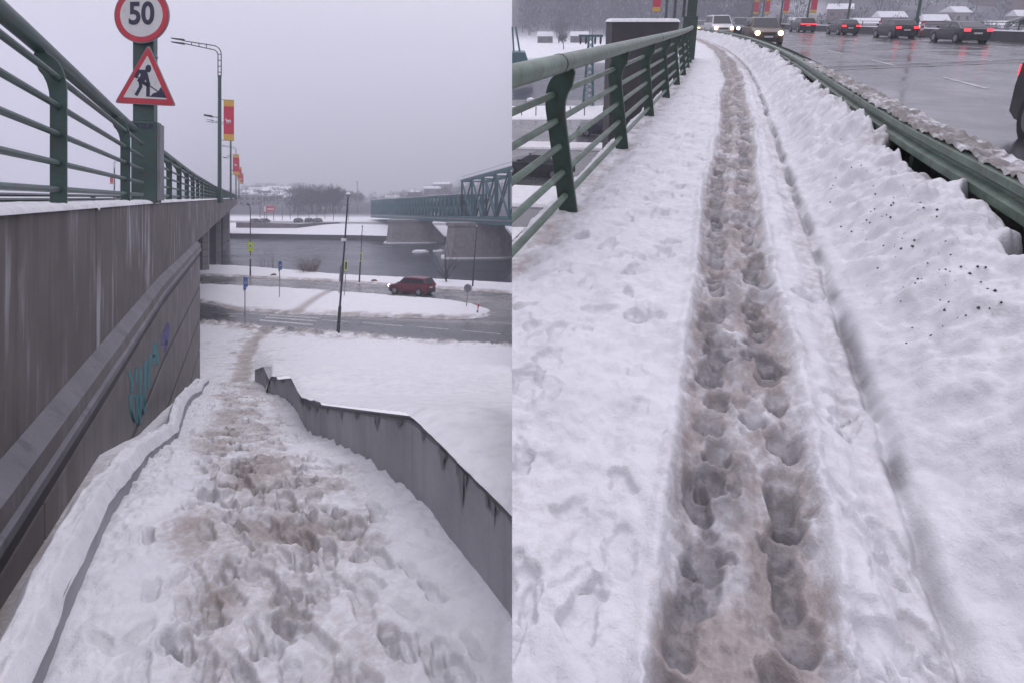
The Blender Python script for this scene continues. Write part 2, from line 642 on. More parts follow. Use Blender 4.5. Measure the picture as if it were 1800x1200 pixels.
# ------------------------------------------------------------------ snow-covered stairs
def build_stairs():
    Y = geomspace(1.25, 23.2, 820)
    n = 250
    s = np.linspace(0, 1, n)
    c0 = -0.74 + 0.03 * fbm(Y * 2.0, Y * 0, 3, 5)
    cl = c0; cr = 1.30 - 0.008 * Y + 0.02
    C = cl[:, None] + (cr - cl)[:, None] * s[None, :]
    YY = np.repeat(Y[:, None], n, 1)
    slope = (drop(YY + 0.2) - drop(YY - 0.2)) / 0.4
    tr = 0.42
    k = np.floor(YY / tr); fr = YY / tr - k
    d0 = drop(k * tr); d1 = drop((k + 1) * tr)
    stepped = d0 + (d1 - d0) * sstep(0.62, 0.98, fr)
    mid = np.exp(-((C - 0.25) / 0.75) ** 2)
    cover = np.clip(0.16 + 0.9 * fbm(C * 1.7, YY * 1.7, 3, 2) + 0.3 * (1 - mid), 0, 1)
    stairness = sstep(0.16, 0.26, slope)
    D = stepped * (1 - cover) * stairness + drop(YY) * (1 - (1 - cover) * stairness)
    H = -D
    lump = np.minimum(1.0, 0.55 + YY / 9)
    lump = np.interp(YY, [1.2, 2.6, 3.4, 8], [0.26, 0.32, 0.78, 1.1])
    H += lump * (0.055 * fbm(C * 4, YY * 3.4, 5, 11) + 0.060 * np.maximum(0, fbm(C * 8, YY * 6, 4, 23)))
    H += np.interp(YY, [1.2, 3, 4], [0.014, 0.018, 0.03]) * fbm(C * 22, YY * 20, 3, 31)
    # snow heaped along both walls
    H += 0.05 * np.exp(-((C - cr[:, None]) / 0.16) ** 2) - 0.03 * np.exp(-((C - cl[:, None]) / 0.14) ** 2)
    r = random.Random(3)
    prints = []
    for _ in range(640):
        yy = math.exp(r.uniform(math.log(1.4), math.log(23)))
        cc = r.gauss(0.28, 0.45)
        if yy < 2.4:
            cc = r.uniform(-0.45, 1.0)
            if r.random() < 0.55:
                continue
        if not -0.6 < cc < 1.05:
            continue
        prints.append((cc, yy, r.gauss(0, 0.5), r.uniform(0.14, 0.29), r.uniform(0.08, 0.125), r.uniform(0.012, 0.05) * (0.8 if yy < 3 else 1.15)))
    wet = np.zeros_like(H)
    stamp_prints(H, wet, C, YY, Y, prints, 1.0, 0.22, 0.16, 0.04, 1.3)
    # dirt: brown slush where people walk, thin in the foreground
    tread = np.exp(-((C - 0.30 + 0.15 * np.sin(YY)) / 0.62) ** 4)
    dirt = tread * (0.42 + 1.7 * fbm(C * 2.6, YY * 2.1, 5, 41))
    near = sstep(2.9, 3.6, YY)
    dirt = dirt * (0.42 + 0.58 * near)
    dirt += 0.55 * np.exp(-((C - 0.15) / 0.6) ** 2) * sstep(2.15, 1.7, YY) * (0.5 + 1.6 * fbm(C * 3, YY * 3, 4, 47))
    for (cc, yy, ra, amt) in ((-0.22, 3.35, 0.16, 0.8), (-0.05, 2.75, 0.10, 0.75), (0.05, 1.72, 0.12, 0.8), (0.50, 1.70, 0.10, 0.6), (-0.28, 1.75, 0.08, 0.7), (0.10, 4.3, 0.3, 0.5), (0.75, 1.72, 0.10, 0.75), (0.28, 2.7, 0.08, 0.5), (-0.3, 8.2, 0.35, 0.7), (-0.1, 6.0, 0.4, 0.4)):
        g = np.exp(-(((C - cc) / ra) ** 2 + ((YY - yy) / (ra * 1.3)) ** 2))
        dirt += amt * g * (0.7 + 1.2 * fbm(C * 9, YY * 9, 3, 53))
        H += -0.025 * g
    # trodden-through patch that shows the reddish paving of the landing edge
    pv = sstep(0.02, 0.2, fbm(C * 3.5, YY * 4, 3, 61) + 0.32 * np.exp(-(((C - 0.45) / 0.42) ** 2 + ((YY - 3.45) / 0.22) ** 2)) - 0.12)
    pv *= np.exp(-(((C - 0.45) / 0.45) ** 4 + ((YY - 3.47) / 0.27) ** 4))
    H -= 0.03 * pv
    dirt = np.maximum(dirt, pv * 0.95)
    wet = np.maximum(wet, 0.15 * pv)
    wet += 0.4 * np.clip(dirt - 0.75, 0, 1)
    X = -0.5 * YY + C
    return grid_obj('snowy_stairs', np.stack([X, YY, ZE + H], -1), M_SNOW, dirt=np.clip(dirt, 0, 0.95), wet=wet)


structure(build_stairs())


# ------------------------------------------------------------------ low kerb wall and the gutter against the abutment
def kerb_top(Y):
    return drop(Y) - np.interp(Y, [1, 2.4, 3.2, 4.7, 8.3, 9.3, 12, 23], [0.13, 0.12, 0.115, 0.10, 0.12, 0.2, 0.16, 0.16])


def build_kerb():
    root = thing('kerb_wall', 'low concrete kerb wall with a snow ridge between stairs and bridge wall', 'wall', Matrix.Translation((-2.5, 3.6, ZE - 2)))
    Ys = list(np.concatenate([geomspace(1.2, 9, 30), np.linspace(9.5, 22.6, 24)]))
    mb = MB()
    vs = []; fs = []
    for Y in Ys:
        t = ZE - float(kerb_top(Y)); x = -0.5 * Y
        vs += [(x - 0.92, Y, t - 1.0), (x - 0.735, Y, t - 1.0), (x - 0.735, Y, t), (x - 0.92, Y, t)]
    for i in range(len(Ys) - 1):
        for k in range(4):
            fs.append((i * 4 + k, i * 4 + (k + 1) % 4, (i + 1) * 4 + (k + 1) % 4, (i + 1) * 4 + k))
    mb.add(vs, fs)
    mb.build('kerb', M_RET, root, mw=Matrix.Identity(4))
    Y = geomspace(1.2, 22.7, 520)
    s = np.linspace(0, 1, 46)
    YY = np.repeat(Y[:, None], 46, 1); S = np.repeat(s[None, :], len(Y), 0)
    edge = 0.03 * fbm(Y * 5, Y * 0, 4, 3)
    c = -0.722 + edge[:, None] - S * (0.215 + 0.06 * fbm(Y * 2, Y * 0 + 4, 3, 5)[:, None])
    prof = np.minimum(1, np.sin(np.pi * np.clip(S, 0.02, 0.98)) * 1.25)
    th = 0.105 * (0.9 + 0.8 * fbm(YY * 2.2, S * 1.5, 4, 9)) * np.interp(YY, [1.2, 4, 9], [0.85, 1.0, 1.35])
    Z = ZE - kerb_top(YY) - 0.012 + prof * th + 0.012 * fbm(YY * 18, S * 6, 3, 17) * prof
    Z[:, 0] -= 0.01; Z[:, -1] -= 0.08
    grid_obj('snow_cap', np.stack([-0.5 * YY + c, YY, Z], -1), M_SNOW, root, Matrix.Identity(4), dirt=0.0 * Z, wet=0 * Z, flip=True)


build_kerb()


def build_gutter():
    Y = geomspace(1.2, 22.6, 420)
    s = np.linspace(0, 1, 40)
    YY = np.repeat(Y[:, None], 40, 1); S = np.repeat(s[None, :], len(Y), 0)
    x0 = bx(YY) - 0.02; x1 = -0.5 * YY - 0.88
    X = x0 + (x1 - x0) * S
    zg = np.interp(YY, [1.2, 3.45, 6.13, 8.8, 13.3, 20.7, 22.6], [2.42, 2.50, 2.76, 3.66, 4.85, 6.55, 7.2])
    zk = kerb_top(YY) - 0.02
    Z = ZE - (zg + (zk - zg) * S ** 3.2) + 0.03 * fbm(YY * 2, S * 3, 4, 19)
    d = 0.72 * np.exp(-((S - 0.35) / 0.38) ** 4) * np.exp(-((YY - 3.0) / 2.8) ** 2) + 0.35 * np.exp(-(S / 0.05) ** 2)  # gutter's recess shade and its dirt, both put into the dirt colour
    return grid_obj('gutter_snow', np.stack([X, YY, Z], -1), M_SNOW, dirt=d * (1 + fbm(YY * 4, S * 4, 3, 7)), wet=0 * Z)


structure(build_gutter())


# ------------------------------------------------------------------ retaining wall right of the stairs
def wall_line(Y):
    return -0.508 * Y + 1.275


def build_retaining():
    root = thing('retaining_wall', 'grey concrete retaining wall stepping down beside the snowy stairs, wet stains along its top', 'wall', Matrix.Translation((-1, 4, ZE - 2)))
    Ys = [1.0, 1.8, 2.51, 3.33, 3.83, 5.5, 7.2, 8.79, 9.6, 10.5, 13, 15.7, 18.0, 20.5, 22.8]
    for j, (y0, y1) in enumerate(((1.0, 3.83), (3.83, 8.79), (8.79, 10.5), (10.5, 15.7), (15.7, 18.0), (18.0, 22.8))):
        ys = [y for y in Ys if y0 <= y <= y1]
        mb = MB()
        vs = []; fs = []
        for i, Y in enumerate(ys):
            Yq = Y + (0.012 if i == 0 and j else 0)
            x = wall_line(Yq); t = ZE - float(wall_top(Y))
            vs += [(x, Yq, t - 2.2), (x + 0.25, Yq, t - 2.2), (x + 0.25, Yq, t), (x, Yq, t)]
        for i in range(len(ys) - 1):
            for k in range(4):
                fs.append((i * 4 + k, i * 4 + (k + 1) % 4, (i + 1) * 4 + (k + 1) % 4, (i + 1) * 4 + k))
        n = len(ys)
        fs += [(0, 1, 2, 3), tuple((n - 1) * 4 + k for k in range(4))]
        mb.add(vs, fs)
        mb.build('wall_panel', M_RET, root, Matrix.Identity(4))
    # melt-water stains: thin dark films with drip-shaped lower edges, 2 mm proud of the wall
    r = random.Random(12)
    mb = MB()
    nrm = Vector((-1, -0.508, 0)).normalized()

    def on_wall(Y, d, k):
        return Vector((wall_line(Y), Y, ZE - float(wall_top(Y)) - d)) + nrm * (0.003 + 0.0004 * k)
    # damp band under the coping
    Y = 1.5; pts = []
    while Y < 22.6:
        pts.append((Y, r.uniform(0.004, 0.018) * (1 + Y / 14)))
        Y += 0.018 * Y
    for (y0, d0), (y1, d1) in zip(pts[:-1], pts[1:]):
        mb.add([on_wall(y0, 0.001, 0), on_wall(y0, d0, 0), on_wall(y1, d1, 0), on_wall(y1, 0.001, 0)], [(0, 1, 2, 3)])
    # ragged clusters of drips
    k = 1
    for (yc, wd, ln) in ((2.05, 0.16, 0.26), (2.38, 0.15, 0.34), (2.68, 0.13, 0.20), (3.02, 0.13, 0.32), (3.28, 0.10, 0.26), (3.62, 0.10, 0.12), (4.1, 0.2, 0.10), (4.7, 0.16, 0.22), (5.4, 0.22, 0.10), (6.1, 0.2, 0.20), (6.9, 0.24, 0.12), (7.7, 0.3, 0.18), (8.4, 0.3, 0.24), (9.2, 0.5, 0.3), (10.4, 0.5, 0.3), (12.0, 0.7, 0.3), (14, 0.8, 0.35), (16.5, 0.9, 0.4), (19, 1.0, 0.4), (21, 1.0, 0.4)):
        for _ in range(13):
            y = yc + r.uniform(-1, 1) * wd * 0.5
            env = 1 - abs(y - yc) / (wd * 0.5)
            L = ln * (0.25 + 0.75 * env) * r.uniform(0.45, 1.0)
            w = wd * r.uniform(0.05, 0.16)
            k += 1
            L *= 0.8
            q = [on_wall(y - w, 0.002, k % 30), on_wall(y - w * 0.7, L * 0.55, k % 30), on_wall(y - w * 0.2, L * 0.93, k % 30), on_wall(y + w * 0.1, L, k % 30), on_wall(y + w * 0.55, L * 0.7, k % 30), on_wall(y + w, 0.002, k % 30)]
            mb.add(q, [tuple(range(6))])
    M = concrete_mat('wet_concrete', (0.20, 0.20, 0.212), 0.2)
    mb.build('water_stain', M, root, Matrix.Identity(4))


build_retaining()


# ------------------------------------------------------------------ snow field that falls from the wall to the street
NEAR_EDGE = [(300, 566), (355, 566), (400, 568), (470, 577), (560, 583), (640, 589), (750, 600), (900, 611), (1250, 640)]
FAR_EDGE = [(300, 528), (355, 531), (420, 546), (500, 553), (600, 556), (750, 563), (900, 568), (1250, 585)]


def rowY(table, px, z=0.0):
    return (ZE - z) * FPX / (np.interp(px, [p[0] for p in table], [p[1] for p in table]) - HZ)


FOOTPATH = [G(418, 668, 2.1), G(427, 645, 1.6), G(431, 618, 0.7), G(444, 598, 0.15), G(470, 580, 0)]


def path_dist(X, Y, pts):
    d = np.full(np.shape(X), 1e9)
    for a, b in zip(pts[:-1], pts[1:]):
        ax, ay, bxx, by = a[0], a[1], b[0], b[1]
        t = np.clip(((X - ax) * (bxx - ax) + (Y - ay) * (by - ay)) / ((bxx - ax) ** 2 + (by - ay) ** 2), 0, 1)
        d = np.minimum(d, np.hypot(X - ax - t * (bxx - ax), Y - ay - t * (by - ay)))
    return d


def build_field():
    px = np.concatenate([np.linspace(335, 447, 90), np.linspace(448, 900, 260), np.linspace(910, 1200, 30)])
    K = (px - CX) / FPX
    start = np.where(px < 447.5, 22.75, np.minimum(1.275 / np.maximum(K + 0.508, 1e-3) + 0.0, 22.75))
    start = np.maximum(start, 1.0)
    end = rowY(NEAR_EDGE, px) + 0.05 * fbm(px / 6, px * 0, 3, 3) * 20
    n = 330
    t = np.linspace(0, 1, n)
    YY = np.exp(np.log(start)[None, :] * (1 - t[:, None]) + np.log(end)[None, :] * t[:, None])
    X = K[None, :] * YY
    toe = np.interp(YY, [22.75, 26, 30, 34, 38, 60], [7.50, 8.05, 8.65, 9.10, 9.30, 9.32])
    wl = 1 - sstep(446, 480, px)[None, :]
    dw = X - wall_line(YY)
    nearw = (1 - sstep(0.3, 1.3, dw)) * (px[None, :] > 449) * (1 - sstep(20.5, 22.3, YY))
    fd = field_drop(YY) * (1 - nearw) + np.minimum(field_drop(YY), wall_top(YY) - 0.075) * nearw
    Z = ZE - (fd * (1 - wl) + toe * wl) + 0.02
    Z += 0.05 * fbm(X * 0.6, YY * 0.6, 4, 3) * (1 - nearw) + 0.018 * fbm(X * 5, YY * 5, 3, 4) * np.minimum(1, YY / 6)
    on_wall = (px[None, :] > 447.5) & (dw < 0.9)
    Z = np.where(on_wall, Z + 0.05 * (1 - np.clip(dw / 0.5, 0, 1)) * fbm(X * 7, YY * 7, 3, 6) * 0.4, Z)
    lip = np.exp(-(np.clip(dw, 0, 9) / 0.06) ** 2) * (px[None, :] > 447.5)
    Z -= 0.035 * lip
    X = X - np.where(px[None, :] > 447.5, (0.05 + 0.02 * fbm(YY * 2, YY * 0, 3, 8)) * np.exp(-(np.clip(dw, 0, 9) / 0.1) ** 2), 0)
    # tracks crossing the field
    pd = path_dist(X, YY, FOOTPATH)
    tram = np.exp(-(pd / 2.6) ** 2)
    Z += (0.02 + 0.10 * tram) * fbm(X * 3.5, YY * 2.5, 4, 9) * np.interp(YY, [4, 14], [0.3, 1])
    Z -= 0.10 * np.exp(-(pd / 0.45) ** 2)
    dirt = 0.85 * np.exp(-(pd / 0.42) ** 4) * np.clip(0.75 + 1.2 * fbm(X * 3, YY * 2, 4, 77), 0.2, 1) + 0.33 * np.exp(-(pd / 2.2) ** 2) * np.clip(0.3 + 2.2 * fbm(X * 2.5, YY * 2.0, 4, 13), 0, 1)
    spots = np.exp(-((X + 0.47 * YY - 0.2) / 4.0) ** 2) * sstep(20, 26, YY)
    dirt += spots * np.clip(2.6 * fbm(X * 1.3, YY * 1.8, 4, 15) - 0.35, 0, 0.6)
    e = (rowY(NEAR_EDGE, px)[None, :] - YY)
    band = np.exp(-(np.clip(e, 0, 99) / np.interp(px, [340, 430, 560, 700, 900], [1.6, 2.2, 2.0, 1.3, 0.9])[None, :]) ** 2)
    clod = np.clip(0.35 + 3.0 * fbm(X * 2.6, YY * 2.0, 4, 16), 0, 1)
    dirt += band * clod
    Z += band * 0.22 * clod * np.exp(-((e - 0.5) / 0.6) ** 2)
    Z = np.where(e < 0.12, np.minimum(Z, 0.01), Z)
    Z[-1] = -0.03
    foot = np.clip(4.0 * fbm(X * 2.4, YY * 1.9, 3, 21) - 0.9, 0, 1) * np.exp(-(((YY - 17) / 6) ** 2)) * sstep(0, 3, dw)
    Z -= 0.06 * foot
    wet = np.clip(band * (0.10 + 4.0 * fbm(X * 3.0, YY * 2.4, 3, 91)), 0, 0.95)
    return grid_obj('snow_field', np.stack([X, YY, Z], -1), M_SNOW, dirt=np.clip(dirt, 0, 0.9), wet=wet)


structure(build_field())


# ------------------------------------------------------------------ streets, island, verge
def build_street():
    px = np.linspace(300, 1400, 160)
    K = (px - CX) / FPX
    y0 = rowY(NEAR_EDGE, px) - 2.5
    y1 = rowY([(300, 478), (500, 486), (640, 492), (900, 506), (1400, 540)], px)
    t = np.linspace(0, 1, 140)
    YY = y0[None, :] + (y1 - y0)[None, :] * t[:, None]
    X = K[None, :] * YY
    fe = rowY(FAR_EDGE, px)[None, :]; ne = rowY(NEAR_EDGE, px)[None, :]
    row = HZ + ZE * FPX / YY
    dirt = 0.75 * np.exp(-((YY - ne) / 0.9) ** 2) + 0.5 * np.exp(-((YY - fe) / 0.6) ** 2)
    second = sstep(0, 4, YY - fe - 1)
    dirt += second * np.clip(0.35 + 1.5 * fbm(X * 0.5, YY * 1.5, 4, 3), 0.05, 0.75)
    turn = np.exp(-(((X + 1.0) / 4.0) ** 2 + ((YY - 50) / 7) ** 2))
    dirt += 0.8 * turn * (0.7 + fbm(X * 2, YY * 2, 3, 6))
    o = grid_obj('street', np.stack([X, YY, 0 * X - 0.02], -1), M_ROAD, dirt=np.clip(dirt, 0, 0.9), wet=0 * X)
    return structure(o)


STREET = build_street()


def stripe(parent, pts, name='road_marking', z=-0.016, mat=None):
    MB().add([(p[0], p[1], z) for p in pts], [tuple(range(len(pts)))]).build(name, mat or M_LINE, parent, Matrix.Identity(4))


for (x0, y0, x1, y1, h) in ((474, 552.6, 562, 558.6, 1.6), (468, 556.5, 558, 563.2, 1.8), (458, 561.5, 552, 569.5, 2.1), (402, 551, 428, 551, 1.1), (405, 555, 420, 555, 1.2), (548, 479 + 28, 582, 510, 0.8)):
    stripe(STREET, [G(x0, y0), G(x1, y1), G(x1 - 2, y1 + h), G(x0 - 3, y0 + h)], 'crossing_stripe')
for (x0, y0, x1, y1) in ((565, 561.5, 613, 564.5), (636, 566.0, 708, 572.2), (733, 573.5, 788, 578), (812, 580, 880, 586), (430, 549.5, 470, 553)):
    stripe(STREET, [G(x0, y0), G(x1, y1), G(x1, y1 + 1.1), G(x0, y0 + 1.0)], 'lane_dash')


def strip_snow(name, px, near, far, height, dirt_near, dirt_far, cols_seed, zfar=None, path=None, rows=60, noise=0.05):
    px = np.asarray(px)
    K = (px - CX) / FPX
    yn, yf = rowY(near, px), rowY(far, px)
    jn = 0.25 * fbm(px / 9, px * 0, 3, cols_seed) * 2; jf = 0.25 * fbm(px / 9, px * 0 + 5, 3, cols_seed + 1) * 2
    yn, yf = yn + jn, yf + jf
    s = np.linspace(0, 1, rows)
    s = 0.5 - 0.5 * np.cos(np.pi * s)
    YY = yn[None, :] + (yf - yn)[None, :] * s[:, None]
    X = K[None, :] * YY
    e0 = YY - yn[None, :]; e1 = yf[None, :] - YY
    Z = height * sstep(0, 0.7, np.minimum(e0, e1)) + noise * fbm(X * 0.8, YY * 0.8, 4, cols_seed)
    Z += 0.05 * fbm(X * 3, YY * 3, 3, cols_seed + 3) * np.exp(-np.minimum(e0, e1) / 1.0)
    Z[0] = -0.06; Z[-1] = -0.06
    d = dirt_near * np.exp(-(e0 / 1.2) ** 2) + dirt_far * np.exp(-(e1 / 1.0) ** 2)
    d = d * np.clip(0.6 + 1.8 * fbm(X * 1.6, YY * 1.6, 4, cols_seed + 5), 0, 1.2)
    if path is not None:
        pd = path_dist(X, YY, path)
        d += 0.7 * np.exp(-(pd / 0.5) ** 2)
        Z -= 0.06 * np.exp(-(pd / 0.5) ** 2)
    return structure(grid_obj(name, np.stack([X, YY, Z], -1), M_SNOWFAR, dirt=np.clip(d, 0, 0.85), wet=np.clip(3 * np.exp(-(e0 / 0.8) ** 2) * fbm(X * 2.6, YY * 2.6, 3, cols_seed + 8), 0, 0.8)))


strip_snow('snowy_island', np.concatenate([np.linspace(300, 820, 150), np.linspace(822, 866, 40)]),
           [(300, 529), (355, 532), (420, 546), (500, 552), (600, 555.5), (750, 560), (810, 561), (845, 559.5), (866, 553)],
           [(300, 499), (355, 499.5), (480, 505), (600, 513), (690, 520), (780, 526.5), (830, 535), (858, 544), (866, 552.5)],
           0.16, 0.8, 0.35, 40, path=[G(523, 549), G(545, 533), G(562, 522), G(583, 512)])
strip_snow('snowy_verge', np.linspace(300, 1300, 190),
           [(300, 484), (355, 484.5), (500, 491), (600, 496), (640, 499), (760, 507), (900, 516), (1300, 545)],
           [(300, 463), (355, 465.5), (410, 467), (500, 474), (600, 483), (700, 487.5), (900, 497.5), (1300, 520)],
           0.14, 0.9, 0.0, 60)


# river bank slope below the verge
def build_bank():
    px = np.linspace(300, 1300, 120)
    K = (px - CX) / FPX
    yf = rowY([(300, 463), (355, 465.5), (410, 467), (500, 474), (600, 483), (700, 487.5), (900, 497.5), (1300, 520)], px)
    s = np.linspace(0, 1, 12)
    YY = (yf - 0.3)[None, :] + 5.0 * s[:, None]
    X = K[None, :] * YY
    Z = 0.02 - 3.6 * s[:, None] + 0.2 * fbm(X * 0.7, YY * 0.7, 3, 2)
    Z[0] = 0.02
    structure(grid_obj('river_bank', np.stack([X, YY, Z], -1), M_SNOWFAR, dirt=0.5 + fbm(X, YY, 3, 5), wet=0 * Z))


build_bank()

ys = np.linspace(45, 186, 50); xs = np.linspace(-190, 60, 60)
XX, YY = np.meshgrid(xs, ys)
structure(grid_obj('river', np.stack([XX, YY, 0 * XX - 3.0], -1), M_WATER))

# ------------------------------------------------------------------ far bank, plateau and hill
FB = [(-190, 190), (-85, 177), (-44, 168), (0, 150), (45, 128)]


def far_line(X):
    return np.interp(X, [p[0] for p in FB], [p[1] for p in FB])


def far_z(X, Y):
    d = Y - far_line(X)
    z = np.interp(d, [0, 3, 20, 26, 90, 170, 300, 430], [-1.7, -1.4, 0.35, 0.6, 2.4, 6.5, 13.0, 18.0])
    k = X / Y
    hump = np.interp(k * 1000 + 900, [350, 430, 480, 520, 560, 600, 640, 680, 720, 760, 812, 900], [1.0, 1.05, 1.15, 1.1, 1.1, 0.75, 0.25, 0.25, 0.65, 0.95, 1.25, 1.4])
    far = sstep(110, 330, d)
    return z * (1 - far) + far * (1.5 + (z - 1.5) * hump) + far * 2.2 * fbm(X * 0.012, Y * 0.012, 4, 9)


def build_far():
    k = np.linspace(-0.66, 0.25, 200)
    d = np.concatenate([np.linspace(0, 30, 30), np.linspace(33, 430, 90)])
    # grid from the quay line outwards
    X0 = []
    for kk in k:
        lo, hi = 60, 400
        for _ in range(40):
            m = (lo + hi) / 2
            if m < far_line(kk * m):
                lo = m
            else:
                hi = m
        X0.append(lo)
    y0 = np.array(X0)
    YY = y0[None, :] + d[:, None]
    X = k[None, :] * YY
    Z = far_z(X, YY)
    dirt = 0.95 * sstep(48, 95, d)[:, None] * np.clip(0.92 + 0.9 * fbm(X * 0.04, YY * 0.04, 4, 3), 0, 1)
    rd = np.exp(-((d[:, None] - 30 - 3 * fbm(X * 0.02, X * 0, 2, 4)) / 5) ** 2)
    dirt = np.maximum(dirt, rd * 0.6)
    structure(grid_obj('far_bank', np.stack([X, YY, Z], -1), M_HILL, dirt=np.clip(dirt, 0, 0.9), wet=0.35 * rd + 0 * Z))


build_far()


def FG(px, d):
    """point on the far bank seen in a photo column, d metres behind the quay"""
    k = (px - CX) / FPX
    lo, hi = 60, 500
    for _ in range(40):
        m = (lo + hi) / 2
        if m < float(far_line(k * m)):
            lo = m
        else:
            hi = m
    Y = lo + d
    return Vector((k * Y, Y, float(far_z(np.array(k * Y), np.array(Y)))))


# quay wall
qw = thing('quay_wall', 'long dark concrete quay wall along the far river bank', 'wall', Matrix.Translation((-85, 177, -3)))
for a, b in zip(FB[:-1], FB[1:]):
    n = max(1, int((b[0] - a[0]) / 12))
    for i in range(n):
        p = Vector((a[0] + (b[0] - a[0]) * i / n, a[1] + (b[1] - a[1]) * i / n, -2.75))
        q = Vector((a[0] + (b[0] - a[0]) * (i + 0.997) / n, a[1] + (b[1] - a[1]) * (i + 0.997) / n, -2.75))
        MB().beam(p + Vector((0, 0.25, 0)), q + Vector((0, 0.25, 0)), 0.7, 2.1).build('wall_panel', M_GROOVE, qw, Matrix.Identity(4))

# ------------------------------------------------------------------ road bridge (left edge of the stairs)
I4 = Matrix.Identity(4)
br = thing('road_bridge', 'concrete road bridge with snow-topped parapet and grooved abutment wall beside the stairs', 'bridge', Matrix.Translation((-8, 12, 2)))
cuts = [-2.0, 1.6, 6.5, 12.1, 17.6, 24.6] + [24.6 + 6 * i for i in range(1, 27)]
for a, b in zip(cuts[:-1], cuts[1:]):
    mb = MB()
    sweep(mb, [(-0.10, ZE - 0.10), (-0.10, ZE - 1.72), (-0.45, ZE - 1.72), (-0.45, ZE - 0.10)], seg(a + 0.012, b - 0.012))
    mb.build('fascia_panel', M_FASCIA, br, I4, bevel=0.012 if b < 40 else 0)
AB = 22.6
mb = MB()
sweep(mb, [(-0.10, ZE - 1.715), (0.025, ZE - 1.85), (-0.4, ZE - 1.85), (-0.4, ZE - 1.715)], [-2, 6.5, 12.1, AB])
mb.build('sloped_ledge', M_LEDGE, br, I4)
mb = MB()
sweep(mb, [(0.022, ZE - 1.852), (0.022, ZE - 2.00), (-0.3, ZE - 2.00), (-0.3, ZE - 1.852)], [-2, 6.5, 12.1, AB])
mb.build('ledge_face', M_WALLC, br, I4)
mb = MB()
sweep(mb, [(0.02, ZE - 2.002), (0.05, ZE - 2.03), (0.05, ZE - 2.10), (-0.3, ZE - 2.10), (-0.3, ZE - 2.002)], [-2, 6.5, 12.1, AB])
mb.build('drip_ledge', M_LEDGE, br, I4)
for d0, d1 in ((2.10, 2.31), (3.43, 3.57), (4.69, 4.83), (5.94, 6.08)):  # darker concrete strips above and between the panel rows
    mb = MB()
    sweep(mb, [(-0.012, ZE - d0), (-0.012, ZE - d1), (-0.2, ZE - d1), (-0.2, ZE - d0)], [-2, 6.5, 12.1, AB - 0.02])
    mb.build('dark_strip', M_GROOVE, br, I4)
rows_ = ((2.30, 3.44), (3.56, 4.70), (4.82, 5.95), (6.07, 9.2))
for j, (d0, d1) in enumerate(rows_):
    cc = [-2.0, 4.3, 12.1, AB]
    for a, b in zip(cc[:-1], cc[1:]):
        mb = MB()
        sweep(mb, [(0.0, ZE - d0), (0.0, ZE - d1), (-0.25, ZE - d1), (-0.25, ZE - d0)], [a + 0.008, b - 0.008])
        mb.build('wall_panel', M_WALLC, br, I4, bevel=0.015)
mb = MB()
sweep(mb, [(-0.13, ZE - 0.3), (-0.13, ZE - 11), (-12, ZE - 11), (-12, ZE - 0.3)], [-2, 12.1, AB - 0.05])
mb.build('abutment_core', M_GROOVE, br, I4)
mb = MB()
sweep(mb, [(-0.44, ZE - 0.35), (-0.44, ZE - 1.0), (-24, ZE - 1.0), (-24, ZE - 0.35)], [-2, 12.1, 60, 120, 180])
mb.build('deck', M_ROAD, br, I4)
for off in (-1.6, -6.5, -11.5, -17):
    mb = MB()
    vs = []; ns = []
    for Y in np.linspace(AB - 0.1, 180, 40):
        ph = ((Y - 22.6) % 52.4) / 52.4
        dep = 1.75 + 0.9 * (abs(2 * ph - 1)) ** 2
        ns.append((Y, dep))
    for Y, dep in ns:
        vs += [bp(Y, off, ZE - 1.0), bp(Y, off, ZE - dep), bp(Y, off - 1.2, ZE - dep), bp(Y, off - 1.2, ZE - 1.0)]
    fs = [(i * 4 + k, i * 4 + (k + 1) % 4, i * 4 + 4 + (k + 1) % 4, i * 4 + 4 + k) for i in range(len(ns) - 1) for k in range(4)]
    mb.add(vs, fs).build('girder', M_PIER, br, I4)
for (Y, off, z0) in ((75, -2.6, -1.0), (101, -2.2, -4), (136, -2.2, -4), (168, -2.2, -4)):
    n = 9
    top = ZE - 2.0
    zz = np.linspace(z0, top, n + 1)
    pier = MB()
    a = bp(Y, off, 0); b = bp(Y, off - 16, 0)
    pier.beam((a + Vector((0, 0, 0))) + Vector((0, 0, (z0 + top) / 2)), b + Vector((0, 0, (z0 + top) / 2)), 1.15, top - z0)
    po = pier.build('pier', M_GROOVE, br, I4)  # dark concrete puts the shade under the bridge into the pier sides
    for i in range(n):
        d = (b - a).normalized()
        MB().beam(a - d * 0.12 + Vector((0, 0, (zz[i] + zz[i + 1]) / 2)), a + d * 0.6 + Vector((0, 0, (zz[i] + zz[i + 1]) / 2)), 1.25, zz[i + 1] - zz[i] - 0.06).build('stone_block', M_PIER, po, I4, bevel=0.03)


